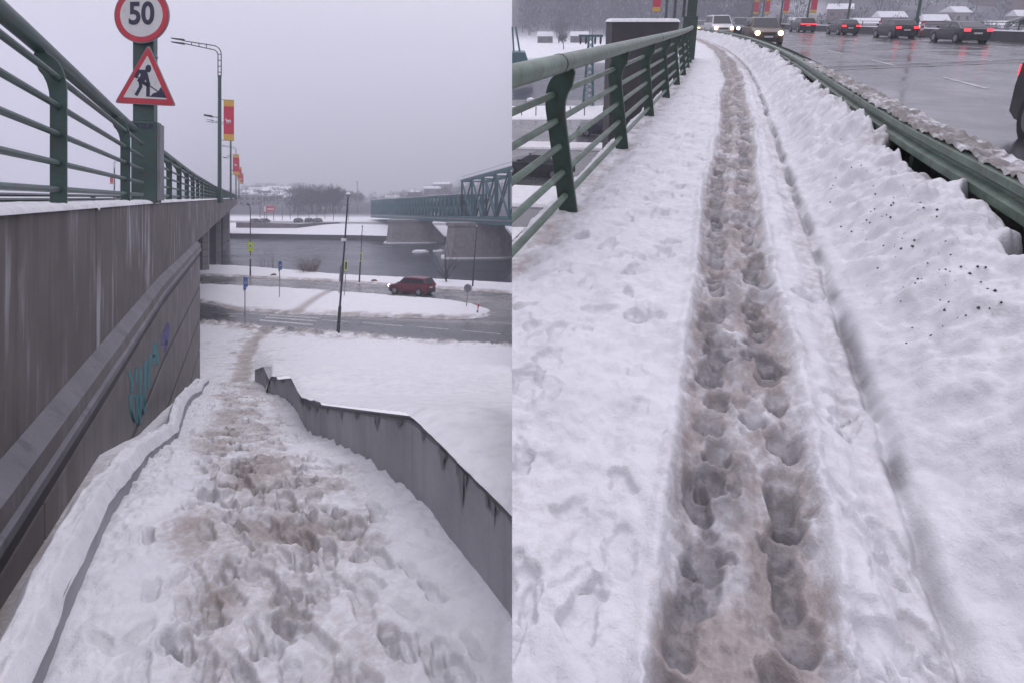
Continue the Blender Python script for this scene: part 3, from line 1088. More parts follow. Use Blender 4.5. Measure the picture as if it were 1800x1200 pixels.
def build_parapet_snow():
    Y = np.concatenate([geomspace(1.4, 30, 500), np.linspace(30.3, 170, 160)])
    offs = np.linspace(0, 1, 26)
    pts = np.zeros((len(Y), 26, 3)); 
    ed = 0.02 * fbm(Y * 3, Y * 0, 4, 3)
    for i, y in enumerate(Y):
        s = 0.5 if y < 12.1 else 0.472
        n = math.sqrt(1 + s * s)
        off = -0.07 + ed[i] - offs * 0.42
        prof = np.minimum(1, 6 * offs) ** 0.6
        z = ZE - 0.103 + prof * (0.055 + 0.05 * fbm(y * 0.9 + offs * 0, offs * 2, 3, 7)) + prof * 0.02 * fbm(y * 7 + offs * 0, offs * 6, 3, 9)
        jt = min(abs(y - c) for c in cuts)
        z -= 0.035 * math.exp(-(jt / 0.03) ** 2) * (y < 30)
        z[0] -= 0.012
        pts[i, :, 0] = float(bx(y)) + off / n; pts[i, :, 1] = y + off * s / n; pts[i, :, 2] = z
    d = 0.25 * np.exp(-(offs[None, :] / 0.12) ** 2) * np.clip(0.5 + 1.5 * fbm(Y * 2, Y * 0, 3, 5), 0, 1)[:, None]
    grid_obj('snow_cap', pts, M_SNOW, br, I4, dirt=d, wet=0 * d, flip=True)


build_parapet_snow()


# spray paint on the wall: strokes 3 mm proud of the panels
def wall_px(px, py):
    k = (px - CX) / FPX
    Y = 1.38 / (-0.5 - k) if px < 286 else 1.725 / (-0.472 - k)
    p = P(px, py, Y)
    s = 0.5 if px < 286 else 0.472
    n = math.sqrt(1 + s * s)
    return p + Vector((0.004 / n, 0.004 * s / n, 0))


def stroke(mb, pts, w):
    for a, b in zip(pts[:-1], pts[1:]):
        dx, dy = b[0] - a[0], b[1] - a[1]
        L = math.hypot(dx, dy) or 1
        nx, ny = -dy / L * w / 2, dx / L * w / 2
        mb.add([wall_px(a[0] + nx, a[1] + ny), wall_px(b[0] + nx, b[1] + ny), wall_px(b[0] - nx, b[1] - ny), wall_px(a[0] - nx, a[1] - ny)], [(0, 1, 2, 3)])


teal = MB()
for pts in ([(226, 652), (232, 672), (231, 688)], [(240, 645), (239, 672)], [(247, 645), (246, 690)], [(256, 632), (253, 692), (254, 725)], [(264, 622), (262, 650), (262, 680)], [(271, 602), (270, 640)], [(272, 601), (278, 640)],
            [(227, 696), (250, 693)], [(228, 698), (231, 722), (236, 742)], [(240, 697), (241, 720), (243, 745)], [(248, 695), (244, 745)], [(229, 720), (236, 742)], [(268, 625), (277, 625)], [(253, 700), (256, 712)]):
    stroke(teal, pts, 4.6)
teal.build('graffiti', M_TEAL, br, I4)
pur = MB()
for pts in ([(296, 568), (286, 590), (284, 608)], [(297, 570), (294, 602), (288, 618)], [(283, 592), (296, 586)], [(290, 582), (292, 606)], [(285, 606), (294, 600)]):
    stroke(pur, pts, 4.2)
pur.build('graffiti', M_PURPLE, br, I4)


# ------------------------------------------------------------------ tubular railing on the parapet
def post_profile(h, w=0.13):
    """side view of a flat post whose head curls towards the footway (negative x)"""
    out = [(w / 2, 0), (w / 2, h * 0.72)]
    for i in range(6):
        a = i / 5 * math.radians(72)
        out.append((w / 2 - 0.10 * (1 - math.cos(a)) * 1.5, h * 0.72 + 0.22 * h * math.sin(a)))
    out.append((-w / 2 - 0.10, h * 0.985))
    out.append((-w / 2 - 0.12, h * 0.93))
    for i in range(5):
        a = (4 - i) / 4 * math.radians(65)
        out.append((-w / 2 - 0.085 * (1 - math.cos(a)) * 1.7, h * 0.66 + 0.20 * h * math.sin(a)))
    out.append((-w / 2, 0))
    return out


RAILS = (0.115, 0.275, 0.45, 0.62, 0.79)


def rail_h(Y):
    return float(np.interp(Y, [3, 5.5, 9, 16, 23, 40], [1.60, 1.55, 1.44, 1.27, 1.10, 0.95]))


rl = thing('bridge_railing', 'green tubular steel railing on the snow-topped parapet left of the stairs', 'railing', Matrix.Translation((-4, 5, ZE - 0.1)))
RO = -0.19
posts_Y = [1.9, 5.45, 8.95] + [14.9 + 2.3 * i for i in range(52)]
for Y in posts_Y:
    h = rail_h(Y)
    s = 0.5 if Y < 12 else 0.472
    ang = math.atan(s)
    b = bp(Y, RO, ZE - 0.12)
    mw = Matrix.Translation(b) @ Matrix.Rotation(ang, 4, 'Z')
    MB().plate(post_profile(h), -0.018, 0.018).build('post', M_GREEN, rl, mw, bevel=0.006 if Y < 20 else 0)
for j, f in enumerate(RAILS):
    for a, b in ((0.8, 10.75), (11.35, 133)):
        ys_ = [y for y in (0.8, 3, 5, 7, 9, 10.75) if a <= y <= b] if b < 12 else [11.35, 12.1] + [13 + 4 * i for i in range(31)]
        MB().tube([bp(y, RO, ZE - 0.12 + f * rail_h(y) + 0.02) for y in ys_], 0.030, 8 if b < 12 else 6).build('rail', M_GREEN, rl, I4, smooth=True)
for a, b in ((0.8, 10.75), (11.35, 133)):
    ys_ = [0.8, 3, 5, 7, 9, 10.75] if b < 12 else [11.35, 12.1] + [13 + 4 * i for i in range(31)]
    MB().tube([bp(y, RO - 0.15, ZE - 0.12 + rail_h(y) + 0.0) for y in ys_], 0.078, 14).build('handrail', M_GREEN, rl, I4, smooth=True)

# crash barrier between footway and carriageway of the same bridge, seen through the bars
gb = thing('crash_barrier', 'grey steel crash barrier behind the green railing on the bridge deck', 'barrier', Matrix.Translation((-9, 8, ZE - 0.35)))
for z in (0.30, 0.42):
    MB().tube([bp(y, -3.2, ZE - 0.35 + z) for y in (5, 12.1, 40, 100)], 0.05, 6).build('beam', M_GREEN, gb, I4)
for i in range(22):
    MB().beam(bp(5.5 + 4 * i, -3.25, ZE - 0.36), bp(5.5 + 4 * i, -3.25, ZE + 0.1), 0.08, 0.12, (1, 0, 0)).build('post', M_GREEN, gb, I4)

# ------------------------------------------------------------------ sign pillar and traffic signs
PY = 11.35
pil_p = bp(PY, -0.20, ZE - 0.105)
pil_yaw = 0.30
MP = Matrix.Translation(pil_p) @ Matrix.Rotation(pil_yaw, 4, 'Z')      # local -y faces the stairs' viewer
pl = thing('steel_pillar', 'thick green steel pillar carrying two traffic signs on the bridge parapet', 'pillar', MP)
MB().box((0, 0, 0.80), (0.44, 0.32, 1.6)).build('base_box', M_GREEN, pl, MP, bevel=0.012)
MB().box((0.246, 0, 0.80), (0.05, 0.28, 1.5)).build('side_plate', M_GREY, pl, MP)
MB().box((-0.02, 0, 3.2), (0.36, 0.26, 3.2)).build('column', M_GREEN, pl, MP, bevel=0.012)
for z in (2.05, 2.5, 2.9, 3.4):
    MB().box((0.175, -0.05, z), (0.035, 0.20, 0.035)).build('clamp', M_GREY, pl, MP)


def text_mesh(s, size, name, mat, parent, mw, bold=0.0, sx=1.0, y=0.0, depth=0.002):
    cu = bpy.data.curves.new(name, 'FONT')
    cu.body = s; cu.size = size; cu.align_x = 'CENTER'; cu.align_y = 'CENTER'
    cu.offset = bold; cu.extrude = depth
    tmp = bpy.data.objects.new('tmp_text', cu); COL.objects.link(tmp)
    bpy.context.view_layer.update()
    me = bpy.data.meshes.new_from_object(tmp.evaluated_get(bpy.context.evaluated_depsgraph_get()))
    bpy.data.objects.remove(tmp); bpy.data.curves.remove(cu)
    me.name = name
    for v in me.vertices:
        v.co = Vector((v.co.x * sx, -v.co.z, v.co.y))
    me.materials.clear()
    return mesh_obj(name, me, mat, parent, mw @ Matrix.Translation((0, y, 0)))


text_mesh('EKSJUP.', 0.135, 'graffiti', M_NAVY, pl, MP @ Matrix.Translation((0.0, -0.163, 1.50)) @ Matrix.Rotation(math.radians(3), 4, 'Y'), 0.004, 0.82)


def disc(mb, r, y0, y1, n=56):
    pts = [(r * math.cos(2 * math.pi * k / n), r * math.sin(2 * math.pi * k / n)) for k in range(n)]
    return mb.plate(pts, y0, y1)


def ring(mb, r0, r1, y0, y1, n=56):
    vs = []; fs = []
    for k in range(n):
        a = 2 * math.pi * k / n
        for r in (r0, r1):
            for y in (y0, y1):
                vs.append((r * math.cos(a), y, r * math.sin(a)))
    for k in range(n):
        i, j = 4 * k, 4 * ((k + 1) % n)
        fs += [(i, i + 2, j + 2, j), (i + 1, j + 1, j + 3, i + 3), (i + 2, i + 3, j + 3, j + 2), (i, j, j + 1, i + 1)]
    return mb.add(vs, fs)


sign_yaw = -0.03


def sign_place(px, py):
    d = Vector(((px - CX) / FPX, 1, (HZ - py) / FPX))
    # the plane in front of the pillar's face
    n = Vector((math.sin(sign_yaw), -math.cos(sign_yaw), 0))
    q = pil_p + n * 0.24
    o = Vector((0, 0, ZE))
    t = (q - o).dot(n) / d.dot(n)
    return o + d * t, t


c50, t50 = sign_place(249, 27)
SC = t50 / FPX
M50 = Matrix.Translation(c50) @ Matrix.Rotation(sign_yaw, 4, 'Z')
s50 = thing('speed_limit_sign', 'round white speed limit sign with red rim reading 50, on the green pillar', 'sign', M50)
R5 = 49.5 * SC
disc(MB(), R5, 0.0, 0.02).build('back_plate', M_GREY, s50, M50)
disc(MB(), R5 * 0.775, -0.008, 0.0).build('face', M_WHITE, s50, M50)
ring(MB(), R5 * 0.775, R5 * 0.965, -0.010, 0.0).build('red_rim', M_RED, s50, M50)
text_mesh('50', R5 * 1.10, 'numerals', M_NAVY, s50, M50 @ Matrix.Translation((0, -0.013, R5 * 0.02)), 0.016, 0.86)


def rounded_poly(pts, r, n=5):
    out = []
    N = len(pts)
    for i in range(N):
        p = Vector(pts[i]).to_2d(); a = Vector(pts[i - 1]).to_2d(); b = Vector(pts[(i + 1) % N]).to_2d()
        da, db = (a - p).normalized(), (b - p).normalized()
        half = da.angle(db) / 2
        L = r / math.tan(half)
        s, e = p + da * L, p + db * L
        for k in range(n + 1):
            t = k / n
            q = s * (1 - t) ** 2 + p * 2 * t * (1 - t) + e * t * t
            out.append((q.x, q.y))
    return out


ct, tt = sign_place(257, 147)
ST = tt / FPX
MT = Matrix.Translation(ct) @ Matrix.Rotation(sign_yaw, 4, 'Z') @ Matrix.Rotation(math.radians(3.2), 4, 'Y')
stn = thing('roadworks_sign', 'triangular red-rimmed roadworks sign with a digging figure, below the round sign', 'sign', MT)


def tri(k, cz=0.0):
    return [(0, (66 * k + cz) * ST), (-53 * k * ST, (-36 * k + cz) * ST), (53 * k * ST, (-36 * k + cz) * ST)]


MB().plate(rounded_poly(tri(1.04), 4 * ST), 0, 0.02).build('back_plate', M_GREY, stn, MT)
outer = rounded_poly(tri(1.0), 4.5 * ST); inner = rounded_poly(tri(0.74), 1.0 * ST)
MB().plate(outer, -0.006, 0.0).build('red_rim', M_RED, stn, MT)
MB().plate(inner, -0.010, -0.006).build('face', M_WHITE, stn, MT)


def tp(x, y):       # photo pixels of the pictogram -> sign plane
    a = math.radians(3.2)
    dx, dy = (x - 257) * ST, -(y - 147) * ST
    return (dx * math.cos(a) - dy * math.sin(a), dx * math.sin(a) + dy * math.cos(a))


fig = MB()
ZF = (-0.0135, -0.010)


def limb(pts, w):
    for a, b in zip(pts[:-1], pts[1:]):
        ax, az = tp(*a); bx_, bz = tp(*b)
        d = Vector((bx_ - ax, bz - az)); L = d.length; d.normalize()
        n = Vector((-d.y, d.x)) * w * ST / 2
        e = d * w * ST * 0.25
        poly = [(ax + n.x - e.x, az + n.y - e.y), (bx_ + n.x + e.x, bz + n.y + e.y), (bx_ - n.x + e.x, bz - n.y + e.y), (ax - n.x - e.x, az - n.y - e.y)]
        fig.plate(poly, *ZF)


hx, hz = tp(261.5, 121.5)
n_ = 20
fig.plate([(hx + 5.2 * ST * math.cos(2 * math.pi * k / n_), hz + 6.8 * ST * math.sin(2 * math.pi * k / n_)) for k in range(n_)], *ZF)
fig.plate([tp(*p) for p in ((243, 123), (256, 123.5), (261, 131), (258, 139), (253, 146), (244, 141), (248, 132))], ZF[0] - 0.0006, ZF[1])
limb([(245, 125), (239, 136)], 6)
limb([(258, 133), (262, 149)], 6)
limb([(244, 141), (261, 151)], 6)
limb([(247, 144), (248, 153), (240, 167)], 6)
limb([(261, 150), (261, 169)], 6.5)
limb([(242, 136), (279, 162)], 2)
fig.plate([tp(*p) for p in ((264, 171), (270, 165), (279, 162), (284.5, 153.5), (294, 173))], ZF[0] - 0.0003, ZF[1])
fig.build('digging_figure', M_NAVY, stn, MT)


# ------------------------------------------------------------------ bridge street lamps and banners
def bridge_lamp(mw, label, H=11.0, group=None, low_arm=True, arm_dir=-1):
    t = thing('street_lamp', label, 'street lamp', mw, group)
    MB().box((0, 0, 0.45), (0.34, 0.34, 0.9)).build('base', M_GREEN, t, mw)
    MB().tube([(0, 0, 0.9), (0, 0, H * 0.80)], [0.14, 0.12], 8).build('pole', M_GREEN, t, mw, smooth=True)
    top = H
    k = arm_dir
    for off, (r0, z) in (('a', (0.0, 0.0)), ('b', (0.22, -0.24))):
        pts = [(0.11 * (1 if off == 'a' else -1) * -k, 0, H * 0.79)]
        x0 = pts[0][0]
        pts.append((x0, 0, top - 0.75 + z * 0.3))
        for i in range(1, 6):
            a = i / 5 * math.pi / 2
            rr = 0.62 - r0
            pts.append((x0 + k * rr * (1 - math.cos(a)), 0, top - 0.75 + z * 0.3 + rr * math.sin(a)))
        pts.append((k * 2.5, 0, top + 0.10 + (0.05 if off == 'a' else -0.12)))
        MB().tube(pts, 0.035, 6).build('arm_tube', M_DARK, t, mw)
    for i in range(4):
        z = H * 0.82 + i * 0.42
        MB().beam((-0.11, 0, z), (0.11, 0, z), 0.04, 0.05).build('rung', M_DARK, t, mw)
    for i in range(3):
        x = k * (0.9 + 0.5 * i)
        MB().beam((x, 0, top - 0.34 + 0.09 * i), (x, 0, top - 0.02 + 0.05 * i), 0.04, 0.04, (0, 1, 0)).build('rung', M_DARK, t, mw)
    for z in (0.14, -0.12):
        mb = MB()
        mb.hexa([(k * 2.4, -0.12, top + z), (k * 2.4, 0.12, top + z), (k * 3.25, 0.10, top + z + 0.14), (k * 3.25, -0.10, top + z + 0.14)],
                [(k * 2.4, -0.10, top + z + 0.12), (k * 2.4, 0.10, top + z + 0.12), (k * 3.25, 0.07, top + z + 0.20), (k * 3.25, -0.07, top + z + 0.20)])
        mb.build('lamp_head', M_DARK, t, mw)
    if low_arm:
        MB().tube([(0, 0, H * 0.535), (k * 0.5, 0, H * 0.54)], 0.03, 6).build('low_arm', M_DARK, t, mw)
        MB().hexa([(k * 0.5, -0.1, H * 0.535), (k * 0.5, 0.1, H * 0.535), (k * 1.05, 0.08, H * 0.545), (k * 1.05, -0.08, H * 0.545)],
                  [(k * 0.5, -0.08, H * 0.548), (k * 0.5, 0.08, H * 0.548), (k * 1.05, 0.05, H * 0.556), (k * 1.05, -0.05, H * 0.556)]).build('low_lamp_head', M_DARK, t, mw)
    return t


AUR = [(-1.0, 0.30), (-0.98, 0.62), (-0.80, 1.00), (-0.72, 0.72), (-0.50, 0.45), (0.1, 0.38), (0.62, 0.42), (0.80, 0.30), (0.92, 0.0), (0.86, -0.25), (0.78, 0.1), (0.66, 0.0),
       (0.66, -0.80), (0.54, -0.80), (0.48, -0.22), (0.12, -0.25), (0.06, -0.82), (-0.08, -0.82), (-0.14, -0.24), (-0.34, -0.28), (-0.40, -0.85), (-0.54, -0.85), (-0.62, -0.1), (-0.82, 0.12)]


def banner(mw, label, group, w=0.66, h=2.84, emblem=True):
    """tall cloth banner, its bottom left corner at the origin; pole side at x = 0"""
    t = thing('banner', label, 'banner', mw, group)
    y2 = h * 0.155
    for nm, z0, z1, m in (('yellow_band', 0, y2, M_BYEL), ('red_field', y2, h - y2, M_BRED), ('yellow_band', h - y2, h, M_BYEL)):
        MB().box((w / 2, 0, (z0 + z1) / 2), (w, 0.02, z1 - z0)).build(nm, m, t, mw)
    for z in (0.0, h):
        MB().tube([(-0.18, 0, z), (w, 0, z + (0.012 if z else -0.012))], 0.018, 5).build('bracket', M_DARK, t, mw)
    if emblem:
        for y0, y1 in ((-0.014, -0.010), (0.010, 0.014)):
            MB().plate([(w * 0.46 + p[0] * 0.2, h * 0.48 + p[1] * 0.22) for p in AUR], y0, y1).build('animal_emblem', M_WHITE, t, mw)
    return t


lamp_px = [(386, 40, 'nearest'), (405.5, 80, 'second'), (414.8, 120, 'third'), (420.0, 150, 'fourth')]
for i, (px, Y, od) in enumerate(lamp_px):
    p = P(px, 355, Y); p.z = ZE - 0.36
    mw = Matrix.Translation(p) @ Matrix.Rotation(math.radians(4), 4, 'Z')
    bridge_lamp(mw, ['tall green street lamp with twin-headed arm, nearest on the road bridge', 'tall green street lamp on the road bridge, second from the stairs', 'tall street lamp on the road bridge, third from the stairs', 'distant street lamp on the road bridge, farthest of the row'][i], 11.2 if i != 1 else 11.0, 'street lamps along the road bridge')
    if i == 0:
        b = P(393, 247, Y)
    else:
        b = p + Vector((0.30, 0, 3.6 if i == 1 else 4.0))
    bm = Matrix.Translation(b) @ Matrix.Rotation(math.radians(24), 4, 'Z')
    banner(bm, ['large red and yellow banner with white animal on the nearest bridge lamp', 'red and yellow banner on the second lamp of the road bridge', 'red and yellow banner on the third lamp of the road bridge', 'smallest red and yellow banner at the far end of the road bridge'][i], 'banners along the road bridge', 0.66 if i == 0 else 0.8, 2.84, True)
for (px, Y, H, lab) in ((201, 118, 8.2, 'thin distant street lamp seen through the green bridge railing'),):
    p = P(px, 355, Y); p.z = ZE - 0.35
    mw = Matrix.Translation(p)
    bridge_lamp(mw, lab, H, None, False, 1)
    banner(Matrix.Translation(p + Vector((-0.9, 0, 3.2))), 'pinkish red banner on the distant lamp behind the bridge railing', None, 0.66, 2.0, False)

# ------------------------------------------------------------------ railway truss bridge
tb = thing('truss_bridge', 'teal steel railway truss bridge on broad concrete piers across the river', 'bridge', Matrix.Translation((-12, 125, -3)))


def tline(Y, lat=0.0):
    n = math.sqrt(1 + 0.47 ** 2)
    return Vector((-11 - 0.47 * (Y - 125) - lat / n, Y - lat * 0.47 / n, 0))


def tz(Y, z0):       # falls 2 m over the crossing
    return z0 - 1.9 * (Y - 125) / 90


def truss(Y0, Y1, zb0, zt0, zt1, n, lats, wch, wbr):
    for lat in lats:
        B = [tline(Y0 + (Y1 - Y0) * i / n, lat) + Vector((0, 0, tz(Y0 + (Y1 - Y0) * i / n, zb0))) for i in range(n + 1)]
        T = [tline(Y0 + (Y1 - Y0) * i / n, lat) + Vector((0, 0, tz(Y0 + (Y1 - Y0) * i / n, zt0 + (zt1 - zt0) * i / n))) for i in range(n + 1)]
        MB().beam(B[0], B[-1], wch, wch * 1.6).build('bottom_chord', M_TRUSS, tb, I4)
        MB().beam(T[0], T[-1], wch, wch).build('top_chord', M_TRUSS, tb, I4)
        for i in range(n + 1):
            MB().beam(B[i], T[i], wbr, wbr, (0, 1, 0)).build('vertical_strut', M_TRUSS, tb, I4)
            if i < n:
                MB().beam(B[i], T[i + 1], wbr * 0.8, wbr * 0.8, (0, 1, 0)).build('diagonal_brace', M_TRUSS, tb, I4)
                MB().beam(B[i + 1], T[i], wbr * 0.8, wbr * 0.8, (0, 1, 0)).build('diagonal_brace', M_TRUSS, tb, I4)
    for i in range(n + 1):
        Y = Y0 + (Y1 - Y0) * i / n
        for z in (zb0, zt0 + (zt1 - zt0) * i / n):
            MB().beam(tline(Y, lats[0]) + Vector((0, 0, tz(Y, z))), tline(Y, lats[-1]) + Vector((0, 0, tz(Y, z))), 0.3, 0.3).build('cross_beam', M_TRUSS, tb, I4)


truss(125, 214, 4.9, 10.0, 10.2, 32, (0, -2.9, -5.8), 0.42, 0.42)
truss(86, 125, 4.9, 15.0, 13.0, 7, (0, -5.8), 0.60, 0.42)
dk = MB()
for a, b in ((86, 125), (125, 214)):
    dk.beam(tline(a, -2.9) + Vector((0, 0, tz(a, 4.3))), tline(b, -2.9) + Vector((0, 0, tz(b, 4.3))), 6.6, 0.9)
dk.build('deck', M_TRUSS, tb, I4)
MB().beam(tline(86, 0.5) + Vector((0, 0, tz(86, 4.75))), tline(214, 0.5) + Vector((0, 0, tz(214, 4.75))), 0.12, 0.28).build('walkway_edge', M_GREY, tb, I4)
snow_tb = MB()
for a, b, z0, z1 in ((125, 214, 10.26, 10.46), (86, 125, 15.37, 13.37)):
    snow_tb.beam(tline(a, 0) + Vector((0, 0, tz(a, z0))), tline(b, 0) + Vector((0, 0, tz(b, z1))), 0.6, 0.10)
snow_tb.build('snow_strip', M_SNOWFAR, tb, I4)
MB().beam(tline(86, 0) + Vector((0, 0, tz(86, 16.2))), tline(125, 0) + Vector((0, 0, tz(125, 14.0))), 0.05, 0.05).build('handrail', M_TRUSS, tb, I4)
for px0, px1, prow, top in ((782, 893, 453, 391), (680, 763, 427, 386)):
    Yp = 12.4 * FPX / (prow - HZ)
    W = (px1 - px0) / FPX * Yp
    c = P((px0 + px1) / 2, 400, Yp)
    zt = ZE - (top - HZ) / FPX * Yp
    mb = MB()
    d = Vector((1, 0.12, 0)).normalized(); n = Vector((-d.y, d.x, 0))
    zb = -3.6

    def ringp(w, t, z):
        return [c.xy.to_3d() + d * (w * a) + n * (t * b) + Vector((0, 0, z)) for a, b in ((-0.5, -0.2), (-0.38, -0.5), (0.38, -0.5), (0.5, -0.2), (0.5, 0.8), (-0.5, 0.8))]
    mb.hexa(ringp(W * 1.02, 4.0, zb), ringp(W * 0.90, 3.4, zt - 0.7))
    po = mb.build('pier', M_PIER, tb, I4)
    MB().hexa(ringp(W * 0.96, 3.9, zt - 0.7), ringp(W * 0.96, 3.9, zt)).build('pier_cap', M_PIER, po, I4)
    MB().hexa(ringp(W * 1.12, 5.2, -3.1), ringp(W * 1.10, 5.0, -2.75)).build('ice_ledge', M_SNOWFAR, po, I4)
    # sloping ice-breaker nose with snow on its back
    e = c.xy.to_3d() + d * (W * 0.45)
    MB().add([e + Vector((0, 0, zb)) - n * 1.4, e + d * (W * 0.42) - n * 0.2 + Vector((0, 0, zb)), e + n * 2.4 + Vector((0, 0, zb)), e + Vector((0, 0, zt - 1.2)) - n * 0.8, e + n * 1.8 + Vector((0, 0, zt - 1.2))],
             [(0, 1, 3), (1, 2, 4, 3), (0, 3, 4, 2), (0, 2, 1)]).build('ice_breaker', M_PIER, po, I4)
    MB().add([e + d * (W * 0.40) - n * 0.15 + Vector((0, 0, zb + 0.8)), e + d * (W * 0.38) + n * 2.3 + Vector((0, 0, zb + 0.8)), e + n * 1.9 + d * 0.3 + Vector((0, 0, zt - 1.3)), e - n * 0.75 + d * 0.3 + Vector((0, 0, zt - 1.3))], [(0, 1, 2, 3)]).build('snow_cover', M_SNOWFAR, po, Matrix.Translation((0.05, -0.12, 0.12)))
for (px, prow, w) in ((738, 443.5, 4.2), (772, 442.5, 3.4)):
    p = G(px, prow, -3.0)
    r = random.Random(px)
    pts = [(p.x + w / 2 * math.cos(a) * r.uniform(0.7, 1.1), p.y + 1.6 * math.sin(a) * r.uniform(0.7, 1.1)) for a in np.linspace(0, 2 * math.pi, 14)[:-1]]
    o = MB().hexa([(x, y, -3.15) for x, y in pts], [(p.x + (x - p.x) * 0.9, p.y + (y - p.y) * 0.9, -2.75 + r.uniform(0, 0.2)) for x, y in pts]).build('ice_floe', M_SNOWFAR)
    tag(o, 'jagged white ice floe drifting by the nearer truss pier, ' + ('left one' if px < 750 else 'right one'), 'ice floe', 'ice floes by the truss pier')

# ------------------------------------------------------------------ cars
def paint_car(name, col):
    if name in MATS:
        return MATS[name]
    m, t, b = new_mat(name)
    v = coords(t)
    n = noise_node(t, v, 2.0, 4)
    sepn = t.nodes.new('ShaderNodeSeparateXYZ'); t.links.new(v, sepn.inputs[0])
    c = mix(t, ramp(t, n, 0.35, 0.75, (0, 0, 0, 1), (0.10,) * 3 + (1,)), col, (0.12, 0.11, 0.105))
    # road grime thrown up on the sills
    c = mix(t, ramp(t, sepn.outputs['Z'], 0.25, 0.75, (0.30,) * 3 + (1,), (0, 0, 0, 1)), c, (0.08, 0.075, 0.072))
    t.links.new(c, b.inputs['Base Color'])
    b.inputs['Roughness'].default_value = 0.40
    b.inputs['Specular IOR Level'].default_value = 0.3
    b.inputs['Coat Weight'].default_value = 0.25
    b.inputs['Coat Roughness'].default_value = 0.12
    MATS[name] = m
    return m


M_HEADW = emit('lit_headlamp_warm', (1.0, 0.60, 0.20), 22)
M_HEADC = emit('lit_headlamp_cool', (0.85, 0.92, 1.0), 12)
M_TAIL = emit('lit_tail_lamp', (1.0, 0.03, 0.05), 3.0)
M_TAILOFF = paint('tail_lens', (0.28, 0.015, 0.02), 0.2, var=0.1)
M_HEADOFF = paint('head_lens', (0.5, 0.5, 0.5), 0.15, var=0.1)
CAR_KIND = {
    # x of: nose, windscreen foot, roof front, roof rear, rear window foot, tail; heights: nose, hood, belt, roof, tail deck
    'sedan': dict(L=4.6, W=1.80, xs=(1.05, 0.25, -0.95, -1.72), h=(0.70, 0.92, 0.96, 1.43, 1.02)),
    'hatch': dict(L=4.3, W=1.80, xs=(1.15, 0.40, -1.50, -2.02), h=(0.76, 0.98, 1.02, 1.54, 1.05)),
    'suv': dict(L=4.5, W=1.86, xs=(1.10, 0.45, -1.85, -2.15), h=(0.86, 1.06, 1.10, 1.70, 1.12)),
    'van': dict(L=4.9, W=1.92, xs=(1.55, 0.85, -2.30, -2.42), h=(0.90, 1.12, 1.16, 1.92, 1.18)),
}


